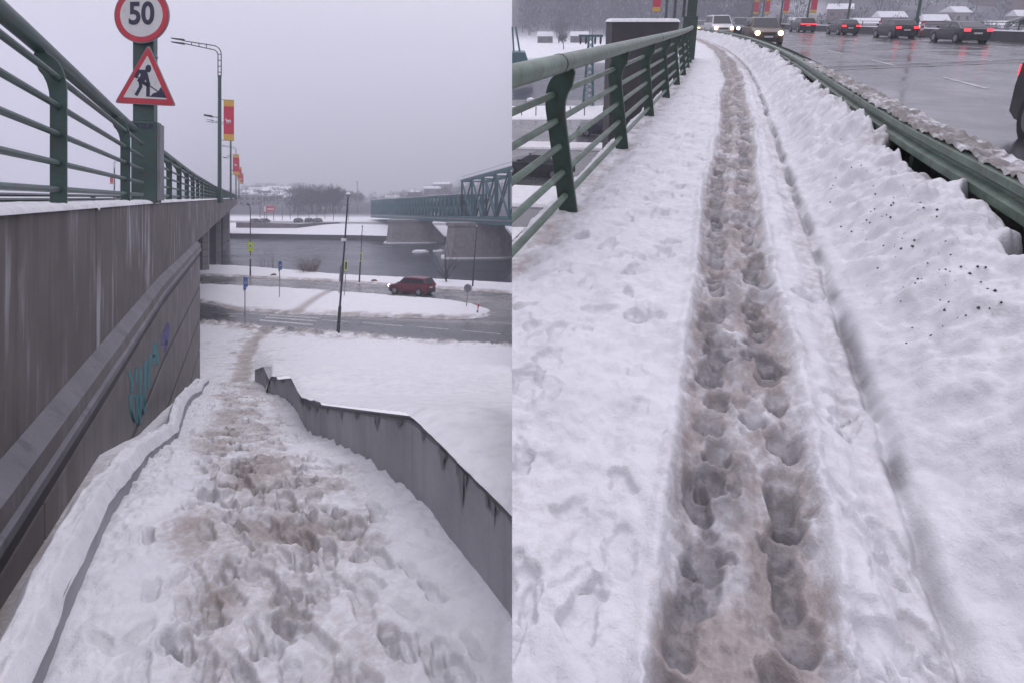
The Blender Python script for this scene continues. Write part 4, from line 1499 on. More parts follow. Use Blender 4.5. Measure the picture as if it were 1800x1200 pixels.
def car(kind, body_mat, mw, label, group=None, head=None, tail=None, full_bar=False, cat='car'):
    K = CAR_KIND[kind]; L, W = K['L'], K['W']
    xw, xr0, xr1, xb = K['xs']; hn, hh, hb, hr, ht = K['h']
    t = thing('car', label, cat, mw, group)
    hx_ = L / 2
    st = [(hx_, 0.78, 0.32, hn - 0.16), (hx_ - 0.05, 0.86, 0.24, hn - 0.05), (hx_ - 0.22, 0.95, 0.20, hn), (hx_ - 0.55, 1.0, 0.19, hn + (hh - hn) * 0.45), (xw + 0.05, 1.0, 0.19, hh), (xw - 0.4, 1.0, 0.19, hb), (0, 1.0, 0.19, hb),
          (xr1, 1.0, 0.19, hb + 0.02), (xb, 1.0, 0.20, ht), (-hx_ + 0.18, 0.97, 0.22, ht - 0.02), (-hx_ + 0.04, 0.90, 0.28, ht - 0.10), (-hx_, 0.84, 0.36, ht - 0.28)]
    mb = MB(); vs = []; n = 10
    for x, wf, z0, z1 in st:
        w = W / 2 * wf
        m = z0 + (z1 - z0) * 0.55
        vs += [(x, -w * 0.90, z0), (x, -w * 0.99, z0 + 0.12), (x, -w, m), (x, -w * 0.975, z1 - 0.05), (x, -w * 0.90, z1), (x, w * 0.90, z1), (x, w * 0.975, z1 - 0.05), (x, w, m), (x, w * 0.99, z0 + 0.12), (x, w * 0.90, z0)]
    fs = [(i * n + k, i * n + (k + 1) % n, (i + 1) * n + (k + 1) % n, (i + 1) * n + k) for i in range(len(st) - 1) for k in range(n)]
    fs += [tuple(range(n)), tuple(range((len(st) - 1) * n, len(st) * n))]
    mb.add(vs, fs).build('body', body_mat, t, mw, smooth=True)
    # greenhouse
    gw0, gw1 = W / 2 * 0.93, W / 2 * 0.76
    A = [(xw + 0.02, hh - 0.01), (xr0, hr - 0.045), ((xr0 * 0.6 + xr1 * 0.4), hr), (xr1, hr - 0.05), (xb - 0.02, ht - 0.01)]

    def gw(z):
        return gw0 + (gw1 - gw0) * (z - hb) / (hr - hb)
    mb = MB()
    left = [(x, gw(max(z, hb)), z) for x, z in A]; right = [(x, -gw(max(z, hb)), z) for x, z in A]
    mb.add(left + right, [(0, 1, 2, 3, 4), (9, 8, 7, 6, 5)] + [(i, i + 5, i + 6, i + 1) for i in range(4)])
    mb.build('cabin', body_mat, t, mw, smooth=True, bevel=0.05)

    def lerp(a, b, s):
        return Vector(a) * (1 - s) + Vector(b) * s

    def pane(q, name, inset, off):
        c = sum((Vector(p) for p in q), Vector()) / len(q)
        nrm = (Vector(q[1]) - Vector(q[0])).cross(Vector(q[2]) - Vector(q[1])).normalized()
        if nrm.dot(c - Vector((-0.3, 0, 0.9))) < 0:
            nrm = -nrm
        q2 = [c + (Vector(p) - c) * inset + nrm * off for p in q]
        MB().add(q2, [tuple(range(len(q2)))]).build(name, M_GLASS, t, mw)
    pane([left[0], right[0], right[1], left[1]], 'windscreen', 0.90, 0.012)
    pane([left[3], right[3], right[4], left[4]], 'rear_window', 0.84, 0.012)
    for S in (left, right):
        s = 1 if S is left else -1

        def sp(x, z):
            return (x, s * gw(z), z)
        zb_, zt_ = hb + 0.05, hr - 0.12
        xm = xr0 - 0.42 * (xr0 - xr1)

        def front_x(z):
            return xw + (xr0 - xw) * (z - hh) / (hr - 0.045 - hh) - 0.12

        def back_x(z):
            return xb + (xr1 - xb) * (z - ht) / max(0.05, hr - 0.05 - ht) + 0.12
        pane([sp(front_x(zb_), zb_), sp(xm + 0.04, zb_), sp(xm + 0.04, zt_), sp(front_x(zt_), zt_)], 'side_window', 0.97, 0.012)
        if kind != 'van' or True:
            pane([sp(xm - 0.04, zb_), sp(back_x(zb_), zb_), sp(back_x(zt_), zt_), sp(xm - 0.04, zt_)], 'side_window', 0.95, 0.012)
        MB().box((xw - 0.15, s * (W / 2 + 0.08), hb + 0.06), (0.10, 0.20, 0.13)).build('mirror', body_mat, t, mw)
        for x in (L / 2 - 0.85, -L / 2 + 0.85):
            y = s * (W / 2 - 0.10)
            rw = 0.33 if kind in ('sedan', 'hatch') else 0.36
            R = Matrix.Translation((x, y, rw)) @ Matrix.Rotation(math.pi / 2, 4, 'X')
            arch = MB(); arch.lathe([(rw + 0.06, -0.105), (rw + 0.06, 0.105)], 18)
            arch.build('wheel_arch', M_RUBBER, t, mw @ R)
            w_ = MB().lathe([(rw * 0.9, -0.115), (rw, -0.08), (rw, 0.08), (rw * 0.9, 0.115)], 20).build('tyre', M_RUBBER, t, mw @ R)
            MB().lathe([(rw * 0.66, -0.125), (rw * 0.66, 0.125)], 14).build('rim', M_GREY, w_, mw @ R)
        # lamps
        yl = s * W * 0.36
        MB().hexa([(hx_ - 0.10, yl - 0.19, hn - 0.19), (hx_ - 0.10, yl + 0.19, hn - 0.19), (hx_ - 0.13, yl + 0.17, hn - 0.02), (hx_ - 0.13, yl - 0.19, hn - 0.02)],
                  [(hx_ + 0.012, yl - 0.17, hn - 0.18), (hx_ - 0.02, yl + 0.15, hn - 0.18), (hx_ - 0.045, yl + 0.13, hn - 0.045), (hx_ - 0.01, yl - 0.17, hn - 0.045)]).build('headlight', M_HEADOFF, t, mw)
        if head is not None:
            MB().lathe([(0.14, 0), (0.12, 0.03), (0.06, 0.045)], 12).build('lit_bulb', head, t, mw @ Matrix.Translation((hx_ + 0.0, yl, hn - 0.12)) @ Matrix.Rotation(math.pi / 2, 4, 'Y'))
        MB().box((-hx_ + 0.035, s * W * 0.37, ht - 0.16), (0.09, W * 0.20, 0.15)).build('tail_light', tail or M_TAILOFF, t, mw)
    if full_bar:
        MB().box((-hx_ + 0.03, 0, ht - 0.14), (0.09, W * 0.6, 0.09)).build('light_bar', tail, t, mw)
    MB().box((hx_ - 0.02, 0, hn - 0.17), (0.06, W * 0.42, 0.13)).build('grille', M_DARK, t, mw)
    MB().box((hx_ - 0.01, 0, 0.40), (0.06, W * 0.62, 0.16)).build('bumper_grille', M_DARK, t, mw)
    MB().box((hx_ + 0.022, 0, 0.52), (0.012, 0.5, 0.11)).build('number_plate', M_WHITE, t, mw)
    MB().box((-hx_ - 0.005, 0, ht - 0.36), (0.012, 0.5, 0.11)).build('number_plate', M_WHITE, t, mw)
    MB().box((-hx_ + 0.03, 0, 0.34), (0.10, W * 0.8, 0.16)).build('rear_bumper', M_DARK, t, mw)
    return t


# red car on the riverside street
p0, p1 = G(684, 513.5), G(764, 520.5)
c = (p0 + p1) / 2
yaw = math.atan2(p0.y - p1.y, p0.x - p1.x)
ctr = G(724, 516.0); ctr.z = -0.02
car('suv', paint_car('dark_red_paint', (0.115, 0.009, 0.022)), Matrix.Translation(ctr) @ Matrix.Rotation(yaw, 4, 'Z'), 'dark red hatchback driving along the slushy riverside street', head=M_HEADC)


# ------------------------------------------------------------------ bare winter trees
def tree_meshes(H, seed, spread=0.42, levels=4, twigs=260, trunk_frac=0.32, tw=0.02, up=0.5):
    r = random.Random(seed)
    trunk = MB(); crown = MB(); tips = []

    def grow(p, d, L, R, lev):
        n = 3
        pts = [p]; rr = [R]
        for i in range(n):
            d = (d + Vector((r.uniform(-1, 1), r.uniform(-1, 1), r.uniform(-0.3, 0.6))) * 0.16).normalized()
            p = p + d * L / n
            pts.append(p); rr.append(R * (1 - 0.45 * (i + 1) / n))
        (trunk if lev == 0 else crown).tube(pts, rr, 6 if lev == 0 else (4 if lev == 1 else 3), cap=lev == 0)
        if lev >= levels - 1:
            tips.append((p, d)); tips.append((pts[1], d)); return
        nb = r.randint(3, 4) if lev else r.randint(5, 6)
        for i in range(nb):
            f = r.uniform(0.45, 1.0) if lev else r.uniform(0.6, 1.0)
            q = pts[0].lerp(pts[-1], f) if lev == 0 else pts[min(n, int(f * n) + 0)]
            a = r.uniform(0, 2 * math.pi)
            nd = (d * up + Vector((math.cos(a), math.sin(a), r.uniform(0.1, 0.8))) * spread * 1.6).normalized()
            grow(q, nd, L * r.uniform(0.55, 0.8), rr[-1] * 0.72, lev + 1)
        grow(pts[-1], (d + Vector((0, 0, 0.4))).normalized(), L * 0.72, rr[-1] * 0.9, lev + 1)
    grow(Vector((0, 0, -0.1)), Vector((0, 0, 1)), H * trunk_frac, H * 0.022, 0)
    for _ in range(twigs):
        p, d = r.choice(tips)
        p = p + Vector((r.gauss(0, 1), r.gauss(0, 1), r.gauss(0, 1))) * H * 0.03
        for _k in range(3):
            e = (d + Vector((r.gauss(0, 1), r.gauss(0, 1), r.gauss(0.2, 1))) * 0.7).normalized() * H * r.uniform(0.05, 0.10)
            s = e.cross(Vector((r.gauss(0, 1), r.gauss(0, 1), r.gauss(0, 1)))).normalized() * tw
            crown.add([p - s, p + s, p + e], [(0, 1, 2)])
    return trunk.mesh('trunk'), crown.mesh('crown')


TREES = [tree_meshes(9, 1, tw=0.05, twigs=420), tree_meshes(10, 2, 0.35, tw=0.05, twigs=420), tree_meshes(8, 3, 0.55, tw=0.05, twigs=420)]
for a, b in TREES:
    a.materials.append(M_BARK); b.materials.append(M_TWIG)


def tree(mw, label, k=0, group=None, meshes=None, name='bare_tree', cat='tree'):
    t = thing(name, label, cat, mw, group)
    a, b = meshes or TREES[k % 3]
    mesh_obj('trunk', a, None, t, mw); mesh_obj('crown', b, None, t, mw)
    return t


# dark clump on the far bank
for i, (px, d, h) in enumerate(((535, 105, 13), (548, 92, 14.5), (560, 100, 15), (572, 90, 15.5), (583, 96, 15), (590, 104, 13), (523, 120, 10))):
    p = FG(px, d)
    tree(Matrix.Translation(p - Vector((0, 0, 0.3))) @ Matrix.Rotation(i * 1.3, 4, 'Z') @ Matrix.Scale(h / 8.5, 4),
         ['leftmost tall tree but one of the dark clump', 'dark bare tree in the left half of the far clump', 'dark bare tree left of the middle of the far clump', 'tallest dark bare tree in the middle of the far clump', 'dark bare tree right of the middle of the far clump', 'rightmost dark bare tree of the far clump', 'small bare tree left of the dark clump'][i] + ' across the river', i, 'tree clump on the far bank')

# tree leaning over the water by the truss piers and shrubs on the verge
sap = tree_meshes(6, 9, 0.35, 3, 30, 0.5, 0.012)
sap[0].materials.append(M_BARK); sap[1].materials.append(M_TWIG)
p = G(783, 503, 0.0)
tree(Matrix.Translation(p + Vector((0, 2.5, -1.5))) @ Matrix.Rotation(math.radians(-9), 4, 'Y') @ Matrix.Scale(0.95, 4), 'slender bare tree leaning at the water edge before the truss bridge', 0, None, sap)


def bush(mw, label, n, h, w, seed, mat, lean=0.25, group=None):
    r = random.Random(seed)
    t = thing('bare_bush', label, 'bush', mw, group)
    mb = MB()
    for _ in range(n):
        a = r.uniform(0, 6.28); q = r.random() * w * 0.30
        b = Vector((q * math.cos(a), q * math.sin(a), -0.1))
        hh = h * r.uniform(0.3, 1.0) * (1.05 - 0.5 * q / w)
        e = b + Vector((math.cos(a) * w * 0.5 * r.uniform(0.2, 1), math.sin(a) * w * 0.5 * r.uniform(0.2, 1), hh))
        m = b.lerp(e, 0.5) + Vector((0, 0, hh * 0.1))
        mb.tube([b, m, e], [0.022, 0.014, 0.004], 3, cap=False)
        for _k in range(3):
            f = m.lerp(e, r.random()); g = f + Vector((r.uniform(-.3, .3), r.uniform(-.3, .3), r.uniform(0.1, 0.5)))
            mb.tube([f, g], [0.009, 0.003], 3, cap=False)
    mb.build('stems', mat, t, mw)
    return t


bush(Matrix.Translation(G(543, 479.5, 0)), 'dense brownish bare bush on the snowy river verge', 110, 2.3, 3.4, 3, M_BUSH)
bush(Matrix.Translation(G(461, 471, 0)), 'sparse bare stems on the verge left of the twin sapling', 8, 3.0, 1.6, 4, M_BARK)
bush(Matrix.Translation(G(480, 472.5, 0)), 'sparse bare sapling stems on the verge beside the blue sign', 10, 3.4, 1.8, 5, M_BARK)
for (px, py, lab) in ((481, 486, 'small dark snow-dusted rock on the verge behind the blue sign'), (658, 496.5, 'small brown rock in the slush left of the red car')):
    p = G(px, py)
    r = random.Random(int(px))
    mb = MB().lathe([(0.02, 0.24), (0.2, 0.22), (0.36, 0.08), (0.45, -0.1)], 9)
    mb.v = [(x * r.uniform(0.8, 1.2), y * r.uniform(0.8, 1.2), z * r.uniform(0.85, 1.15)) for x, y, z in mb.v]
    o = mb.build('rock', M_BUSH, None, Matrix.Translation(p + Vector((0, 0, 0.1))))
    tag(o, lab, 'rock')


# ------------------------------------------------------------------ street furniture by the river
def lean_m(p, top_px, top_py):
    """matrix of a pole standing at p whose head is seen at a pixel of its own distance"""
    q = P(top_px, top_py, p.y)
    d = (q - p)
    ang = math.atan2(d.x, d.z)
    return Matrix.Translation(p) @ Matrix.Rotation(ang, 4, 'Y'), d.length


def sign_panel(root, mw, x, z, w, h, face, name='sign_plate', y=-0.06, border=None):
    if border:
        MB().box((x, y + 0.006, z), (w, 0.02, h)).build('sign_border', border, root, mw)
        MB().box((x, y - 0.008, z), (w * 0.72, 0.012, h * 0.80)).build(name, face, root, mw)
    else:
        MB().box((x, y, z), (w, 0.025, h)).build(name, face, root, mw)


def ped_triangle(root, mw, x, z, s, y):
    MB().plate([(x, z + s * 0.5), (x - s * 0.55, z - s * 0.45), (x + s * 0.55, z - s * 0.45)], y - 0.012, y - 0.006).build('warning_triangle', M_WHITE, root, mw)
    MB().plate([(x - s * 0.08, z + s * 0.2), (x - s * 0.25, z - s * 0.35), (x - s * 0.1, z - s * 0.35), (x, z - s * 0.05), (x + s * 0.12, z - s * 0.35), (x + s * 0.26, z - s * 0.35), (x + s * 0.08, z + s * 0.2)], y - 0.018, y - 0.013).build('walking_figure', M_NAVY, root, mw)


# tall lamp by the crossing
p = G(594, 585); p.z = -0.05
mw, H = lean_m(p, 612, 344)
t = thing('street_lamp', 'tall dark street lamp with snow on its round head, beside the pedestrian crossing', 'street lamp', mw, 'riverside street lamps')
MB().tube([(0, 0, 0), (0, 0, 1.9)], [0.12, 0.11], 10).build('pole_base', M_DARK, t, mw, smooth=True)
MB().tube([(0, 0, 1.9), (0, 0, H)], [0.075, 0.05], 8).build('pole', M_DARK, t, mw, smooth=True)
MB().lathe([(0.06, -0.15), (0.16, 0.0), (0.17, 0.06), (0.05, 0.12)], 12).build('lamp_head', M_GREY, t, mw @ Matrix.Translation((0, 0, H)))
MB().lathe([(0.17, 0.075), (0.14, 0.17), (0.03, 0.22)], 12).build('snow_cap', M_SNOWFAR, t, mw @ Matrix.Translation((0, 0, H)))
MB().box((-0.08, 0.1, 4.15), (0.28, 0.05, 1.1)).build('sign_back', M_GREY, t, mw)
MB().box((-0.14, 0.1, 3.2), (0.16, 0.05, 0.8)).build('sign_back', M_WHITE, t, mw)
MB().box((-0.05, -0.1, 6.55), (0.30, 0.22, 0.18)).build('camera_box', M_WHITE, t, mw)
# lamp with lime pedestrian sign by the bridge
p = G(440, 487); p.z = 0.02
mw, H = lean_m(p, 440, 362)
t = thing('street_lamp', 'dark street lamp with lime yellow crossing sign, next to the road bridge', 'street lamp', mw, 'riverside street lamps')
MB().tube([(0, 0, 0), (0, 0, 1.6)], [0.10, 0.09], 8).build('pole_base', M_DARK, t, mw)
MB().tube([(0, 0, 1.6), (0, 0, H - 0.5), (-0.05, 0, H - 0.15), (-0.18, 0, H + 0.12)], [0.07, 0.05, 0.045, 0.04], 8).build('pole', M_DARK, t, mw, smooth=True)
MB().hexa([(-0.42, -0.12, H + 0.08), (-0.08, -0.12, H + 0.05), (-0.08, 0.12, H + 0.05), (-0.42, 0.12, H + 0.08)], [(-0.36, -0.1, H + 0.2), (-0.12, -0.1, H + 0.2), (-0.12, 0.1, H + 0.2), (-0.36, 0.1, H + 0.2)]).build('lamp_head', M_DARK, t, mw)
zs = (487 - 434) / FPX * p.y
sign_panel(t, mw, 0.06, zs, 0.60, 1.06, M_LIME)
ped_triangle(t, mw, 0.06, zs + 0.12, 0.42, -0.073)
MB().box((0.06, -0.06, zs - 0.95), (0.30, 0.02, 0.36)).build('white_plate', M_WHITE, t, mw)
MB().box((0.06, -0.074, zs - 0.95), (0.14, 0.006, 0.2)).build('print', M_NAVY, t, mw)
MB().box((0.06, -0.06, zs - 1.30), (0.30, 0.02, 0.24)).build('white_plate', M_WHITE, t, mw)

# blue crossing signs and other poles
def pole_sign(px, pb, pt, label, build, lean_px=None, rad=0.04, group='riverside traffic signs', mat=None, z=0.08):
    p = G(px, pb); p.z = z
    mw, H = lean_m(p, lean_px or px, pt)
    t = thing('traffic_sign', label, 'sign', mw, group)
    MB().tube([(0, 0, -0.1), (0, 0, H)], rad, 8).build('pole', mat or M_GREY, t, mw, smooth=True)
    build(t, mw, H, p.y / FPX)
    return t


def blue_near(t, mw, H, u):
    MB().box((-2.0 * u, 0.05, H - 12 * u), (3 * u, 0.03, 24 * u)).build('sign_back', M_GREY, t, mw)
    sign_panel(t, mw, 2.2 * u, H - 9 * u, 7 * u, 17 * u, M_BLUE)
    ped_triangle(t, mw, 2.2 * u, H - 9 * u, 5 * u, -0.073)
    MB().box((1.2 * u, -0.06, H - 20 * u), (4 * u, 0.02, 4 * u)).build('sign_plate', M_BLUE, t, mw)


pole_sign(430.5, 573, 487, 'blue pedestrian crossing sign on a grey post before the street crossing', blue_near)
pole_sign(491, 525.5, 459, 'blue sign seen edge-on atop a post on the snowy island', lambda t, mw, H, u: (sign_panel(t, mw, 2.0 * u, H - 8 * u, 5.0 * u, 15 * u, M_BLUE), ped_triangle(t, mw, 2.0 * u, H - 7 * u, 3.6 * u, -0.073), MB().box((-1 * u, 0.05, H - 10 * u), (3 * u, 0.03, 17 * u)).build('sign_back', M_DARK, t, mw)), 491.8)
pole_sign(605, 522.5, 459, 'lime-bordered sign on a thin post behind the tall lamp', lambda t, mw, H, u: (sign_panel(t, mw, 0, H - 8 * u, 4.6 * u, 17 * u, M_DARK, border=M_LIME),), 609)
pole_sign(820, 541, 503, 'round sign seen from behind on a post at the island tip', lambda t, mw, H, u: (disc(MB(), 7 * u, 0.03, 0.06, 24).build('sign_disc', M_GREY, t, mw @ Matrix.Translation((0.5 * u, 0, H - 4 * u))),), 822)
# lamp posts behind
for (px, pb, pt, lpx, lab, lime) in ((631.5, 497.5, 398, 637, 'slim street lamp with lime-framed sign left of the red car', True), (830.5, 506, 398, 838.5, 'slim dark street lamp right of the red car before the truss pier', False)):
    p = G(px, pb); p.z = 0.05
    mw, H = lean_m(p, lpx, pt)
    t = thing('street_lamp', lab, 'street lamp', mw, 'riverside street lamps')
    MB().tube([(0, 0, 0), (0, 0, 2.2)], [0.09, 0.085], 8).build('pole_base', M_DARK, t, mw)
    MB().tube([(0, 0, 2.2), (0, 0, H)], [0.055, 0.04], 6).build('pole', M_DARK, t, mw)
    MB().lathe([(0.05, -0.1), (0.14, 0), (0.04, 0.08)], 10).build('lamp_head', M_GREY, t, mw @ Matrix.Translation((0, 0, H)))
    if lime:
        u = p.y / FPX
        sign_panel(t, mw, 0.5 * u, (497.5 - 453) * u, 4.6 * u, 15 * u, M_GREY, border=M_LIME)
# delineator post on the island tip
p = G(838.5, 552.5); p.z = 0.05
mw, H = lean_m(p, 842.5, 529)
t = thing('delineator_post', 'short reddish white delineator post on the snowy island tip', 'post', mw)
for i in range(4):
    MB().tube([(0, 0, H * i / 4), (0, 0, H * (i + 1) / 4 - 0.002)], 0.07, 8).build('band', [M_RED, M_WHITE][i % 2] if i else paint('post_brown', (0.25, 0.12, 0.10), 0.6), t, mw)
MB().tube([(0, 0, H), (0, 0, H + 0.12)], [0.075, 0.05], 8).build('snow_cap', M_SNOWFAR, t, mw)

# ------------------------------------------------------------------ far bank details
def house(mw, label, w, dpt, h, rh, wall, name='house', group='houses on the far hillside', win=True):
    t = thing(name, label, 'house', mw, group)
    MB().box((0, 0, h / 2 - 0.5), (w, dpt, h + 1)).build('wall', wall, t, mw)
    MB().hexa([(-w / 2 - .4, -dpt / 2 - .4, h), (w / 2 + .4, -dpt / 2 - .4, h), (w / 2 + .4, dpt / 2 + .4, h), (-w / 2 - .4, dpt / 2 + .4, h)],
              [(-w / 2 - .2, -.05, h + rh), (w / 2 + .2, -.05, h + rh), (w / 2 + .2, .05, h + rh), (-w / 2 - .2, .05, h + rh)]).build('snowy_roof', M_SNOWFAR, t, mw)
    if win:
        for x in (-w * 0.28, w * 0.28):
            MB().box((x, -dpt / 2 - 0.03, h * 0.5), (w * 0.16, 0.06, h * 0.35)).build('window', M_GLASS, t, mw)
    MB().box((w * 0.2, 0.6, h + rh * 0.8), (0.7, 0.7, 1.4)).build('chimney', M_HOUSE2, t, mw)
    return t


hs = [(437, 245, 8, 3), (445, 230, 7, 2), (448, 300, 9, 3), (462, 285, 8, 3), (470, 300, 9, 3), (474, 268, 10, 3), (482, 310, 12, 3), (489, 235, 8, 3), (494, 205, 9, 3), (499, 290, 11, 3), (506, 305, 10, 3), (470, 195, 9, 3), (512, 180, 7, 3), (760, 330, 14, 4), (778, 345, 16, 6), (730, 320, 11, 4), (690, 260, 10, 3)]
words = ['leftmost snow-roofed house on the far hill beside the bridge', 'low snow-roofed house under the leftmost one', 'small snow-roofed house high on the far hill', 'snow-roofed house above the red billboard', 'topmost snow-roofed house in the middle of the far hill', 'snow-roofed house on the mid slope of the far hill', 'widest snow-roofed house near the crest of the far hill', 'small snow-roofed house low on the far slope', 'snow-roofed house just left of the dark trees', 'snow-roofed house near the crest left of the dark trees', 'rightmost snow-roofed house on the crest left of the dark trees', 'snow-roofed house just behind the red billboard', 'small house half hidden by the dark tree clump', 'snow-roofed house showing over the truss bridge', 'large block on the hill above the truss bridge', 'house above the low end of the truss bridge', 'low snow-roofed house right of the dark trees']
for i, (px, d, w, h) in enumerate(hs):
    p = FG(px, d)
    house(Matrix.Translation(p) @ Matrix.Rotation(rnd.uniform(-0.4, 0.4), 4, 'Z'), words[i], w, 7, h, 2.2, [M_HOUSE, M_HOUSE2][i % 2])

# apartment block at the end of the road bridge
p = FG(436, 150)
mw = Matrix.Translation(p - Vector((0, 0, 3.5))) @ Matrix.Rotation(0.35, 4, 'Z')
t = thing('apartment_block', 'pale grey apartment block at the far end of the road bridge', 'building', mw)
MB().box((0, 0, 4.5), (15, 9, 10)).build('wall', M_HOUSE, t, mw)
MB().box((0, 0, 9.8), (15.6, 9.6, 0.6)).build('snowy_roof', M_SNOWFAR, t, mw)
for i in range(5):
    for j in range(3):
        MB().box((-6 + 3 * i, -4.53, 1.8 + 2.8 * j), (1.5, 0.06, 1.4)).build('window', M_GLASS, t, mw)

# far retaining wall with faded graffiti
a, b = FG(415, 12), FG(522, 13)
MB_ = MB().hexa([(a.x, a.y, -2), (b.x, b.y, -2), (b.x, b.y + 1, -2), (a.x, a.y + 1, -2)], [(a.x, a.y, 1.2), (b.x, b.y, 0.9), (b.x, b.y + 1, 0.9), (a.x, a.y + 1, 1.2)])
o = MB_.build('embankment_wall', paint('graffiti_wall', (0.15, 0.13, 0.135), 0.9, var=0.3, scale=0.5, dirt=(0.2, 0.09, 0.11), dirt_amt=0.5))
tag(o, 'brownish embankment wall with faded graffiti on the far bank under the bridge end', 'wall')
a, b = FG(522, 13), FG(596, 26)
o = MB().hexa([(a.x, a.y, -2), (b.x, b.y, -1), (b.x, b.y + 1, -1), (a.x, a.y + 1, -2)], [(a.x, a.y, 0.85), (b.x, b.y, 0.95), (b.x, b.y + 1, 0.95), (a.x, a.y + 1, 0.85)]).build('embankment_wall', M_GROOVE)
tag(o, 'dark tapering embankment wall on the far bank below the tree clump', 'wall')

# billboard
p = FG(475, 40)
mw = Matrix.Translation(p) @ Matrix.Rotation(0.2, 4, 'Z')
t = thing('billboard', 'red and white billboard on legs on the far bank', 'billboard', mw)
for x in (-1.2, 1.2):
    MB().box((x, 0, 1.6), (0.2, 0.2, 3.6)).build('leg', M_DARK, t, mw)
MB().box((0, -0.05, 4.3), (3.0, 0.2, 2.0)).build('red_panel', M_RED, t, mw)
MB().box((-1.85, -0.05, 4.3), (0.6, 0.2, 2.0)).build('white_panel', M_WHITE, t, mw)
MB().box((0.1, -0.17, 4.2), (2.2, 0.04, 0.5)).build('white_print', M_WHITE, t, mw)

# far lamps, far parked cars
far_lamps = [(457, 34, 5.5), (496, 38, 6), (510, 44, 6), (524, 40, 6), (543, 46, 6.5), (557, 44, 6), (571, 48, 6), (586, 40, 6), (612, 40, 6), (465, 46, 5)]
fl_words = ['first', 'second', 'third', 'fourth', 'fifth', 'sixth', 'seventh', 'eighth', 'ninth']
for i, (px, d, h) in enumerate(sorted(far_lamps)):
    p = FG(px, d)
    mw = Matrix.Translation(p)
    t = thing('street_lamp', 'tiny dark lamp post on the far bank, ' + (fl_words[i] + ' from the road bridge' if i < 9 else 'nearest the truss bridge'), 'street lamp', mw, 'lamp posts on the far bank')
    MB().tube([(0, 0, 0), (0, 0, h)], 0.11, 5).build('pole', M_DARK, t, mw)
    MB().box((0.4, 0, h), (1.2, 0.3, 0.12)).build('lamp_head', M_DARK, t, mw)
p = FG(628, 95); mw = Matrix.Translation(p)
t = thing('mast', 'very tall thin light mast rising beyond the far bank', 'mast', mw)
MB().tube([(0, 0, 0), (0, 0, 14.2)], [0.25, 0.16], 6).build('pole', M_GREY, t, mw)
MB().lathe([(0.2, -0.1), (0.75, 0.0), (0.75, 0.15), (0.2, 0.25)], 10).build('lamp_crown', M_GREY, t, mw @ Matrix.Translation((0, 0, 14.2)))
fc = [(449, 26), (466, 27), (525, 30), (544, 31), (559, 31)]
for i, (px, d) in enumerate(fc):
    p = FG(px, d)
    car('hatch', paint_car('far_dark_paint', (0.04, 0.042, 0.05)), Matrix.Translation(p + Vector((0, 0, 0.02))) @ Matrix.Rotation(1.45, 4, 'Z'),
        'tiny dark car on the far bank, ' + ['nearest the road bridge end', 'in front of the red billboard', 'left below the tree clump', 'middle one below the tree clump', 'right below the tree clump'][i], 'cars on the far bank')


# far woods that read as one mass
def woodland(name, spots, seed, mat, parent_mw=None, dens=26, label=None, tw=0.16):
    r = random.Random(seed)
    mb = MB()
    for (p, h, w) in spots:
        p = Vector(p)
        mb.tube([p - Vector((0, 0, 0.5)), p + Vector((0, 0, h * 0.75))], [h * 0.02, h * 0.008], 3, cap=False)
        for _ in range(dens):
            a = r.uniform(0, 6.28); z = h * (0.2 + 0.75 * r.random())
            rad = w * 0.5 * math.sin(min(1, (1.05 - z / h) * 1.5) * 1.5) * r.random() ** 0.4
            q = p + Vector((rad * math.cos(a), rad * math.sin(a), z))
            e = Vector((math.cos(a) * 0.5, math.sin(a) * 0.5, r.uniform(0.3, 1.1))).normalized() * h * r.uniform(0.10, 0.22)
            s = e.cross(Vector((r.gauss(0, 1), r.gauss(0, 1), r.gauss(0, 1)))).normalized() * tw * h / 10
            mb.add([q - s, q + s, q + e + s * 0.4, q + e - s * 0.4], [(0, 1, 2, 3)])
    me = bpy.data.meshes.new(name); me.from_pydata(mb.v, [], mb.f)
    o = mesh_obj(name, me, mat, None, parent_mw)
    return tag(o, label, None, None, 'stuff')


sp = []
for _ in range(430):
    px = rnd.uniform(425, 640); d = rnd.uniform(130, 400)
    if px > 600: d = max(d, 200)
    p = FG(px, d); sp.append((p, rnd.uniform(4, 8), rnd.uniform(4, 7)))
for _ in range(220):
    px = rnd.uniform(640, 900); d = rnd.uniform(180, 410)
    p = FG(px, d); sp.append((p, rnd.uniform(4, 8), rnd.uniform(4, 7)))
for _ in range(60):
    px = rnd.uniform(515, 600); d = rnd.uniform(85, 130)
    p = FG(px, d); sp.append((p, rnd.uniform(7, 12), rnd.uniform(6, 9)))
woodland('woodland', sp, 5, M_TWIG, None, 30, 'hazy bare woodland on the far hill across the river')

# =================================================================== RIGHT PLACE: footway of the climbing bridge road
def clip_seam(o, keep_right=True):
    """trim a mesh along the vertical plane x = 0 where the two places meet"""
    mw = WM[o.name]
    inv = mw.inverted()
    co = inv @ Vector((0, 0, 0)); no = (inv.to_3x3() @ Vector((1, 0, 0))).normalized()
    bm = bmesh.new(); bm.from_mesh(o.data)
    r = bmesh.ops.bisect_plane(bm, geom=bm.verts[:] + bm.edges[:] + bm.faces[:], plane_co=co, plane_no=no, clear_inner=True, dist=1e-6)
    ed = [e for e in r['geom_cut'] if isinstance(e, bmesh.types.BMEdge)]
    if ed:
        try:
            bmesh.ops.edgeloop_fill(bm, edges=ed)
        except Exception:
            pass
    bm.to_mesh(o.data); bm.free()
    return o


RAIL_A = -1.10


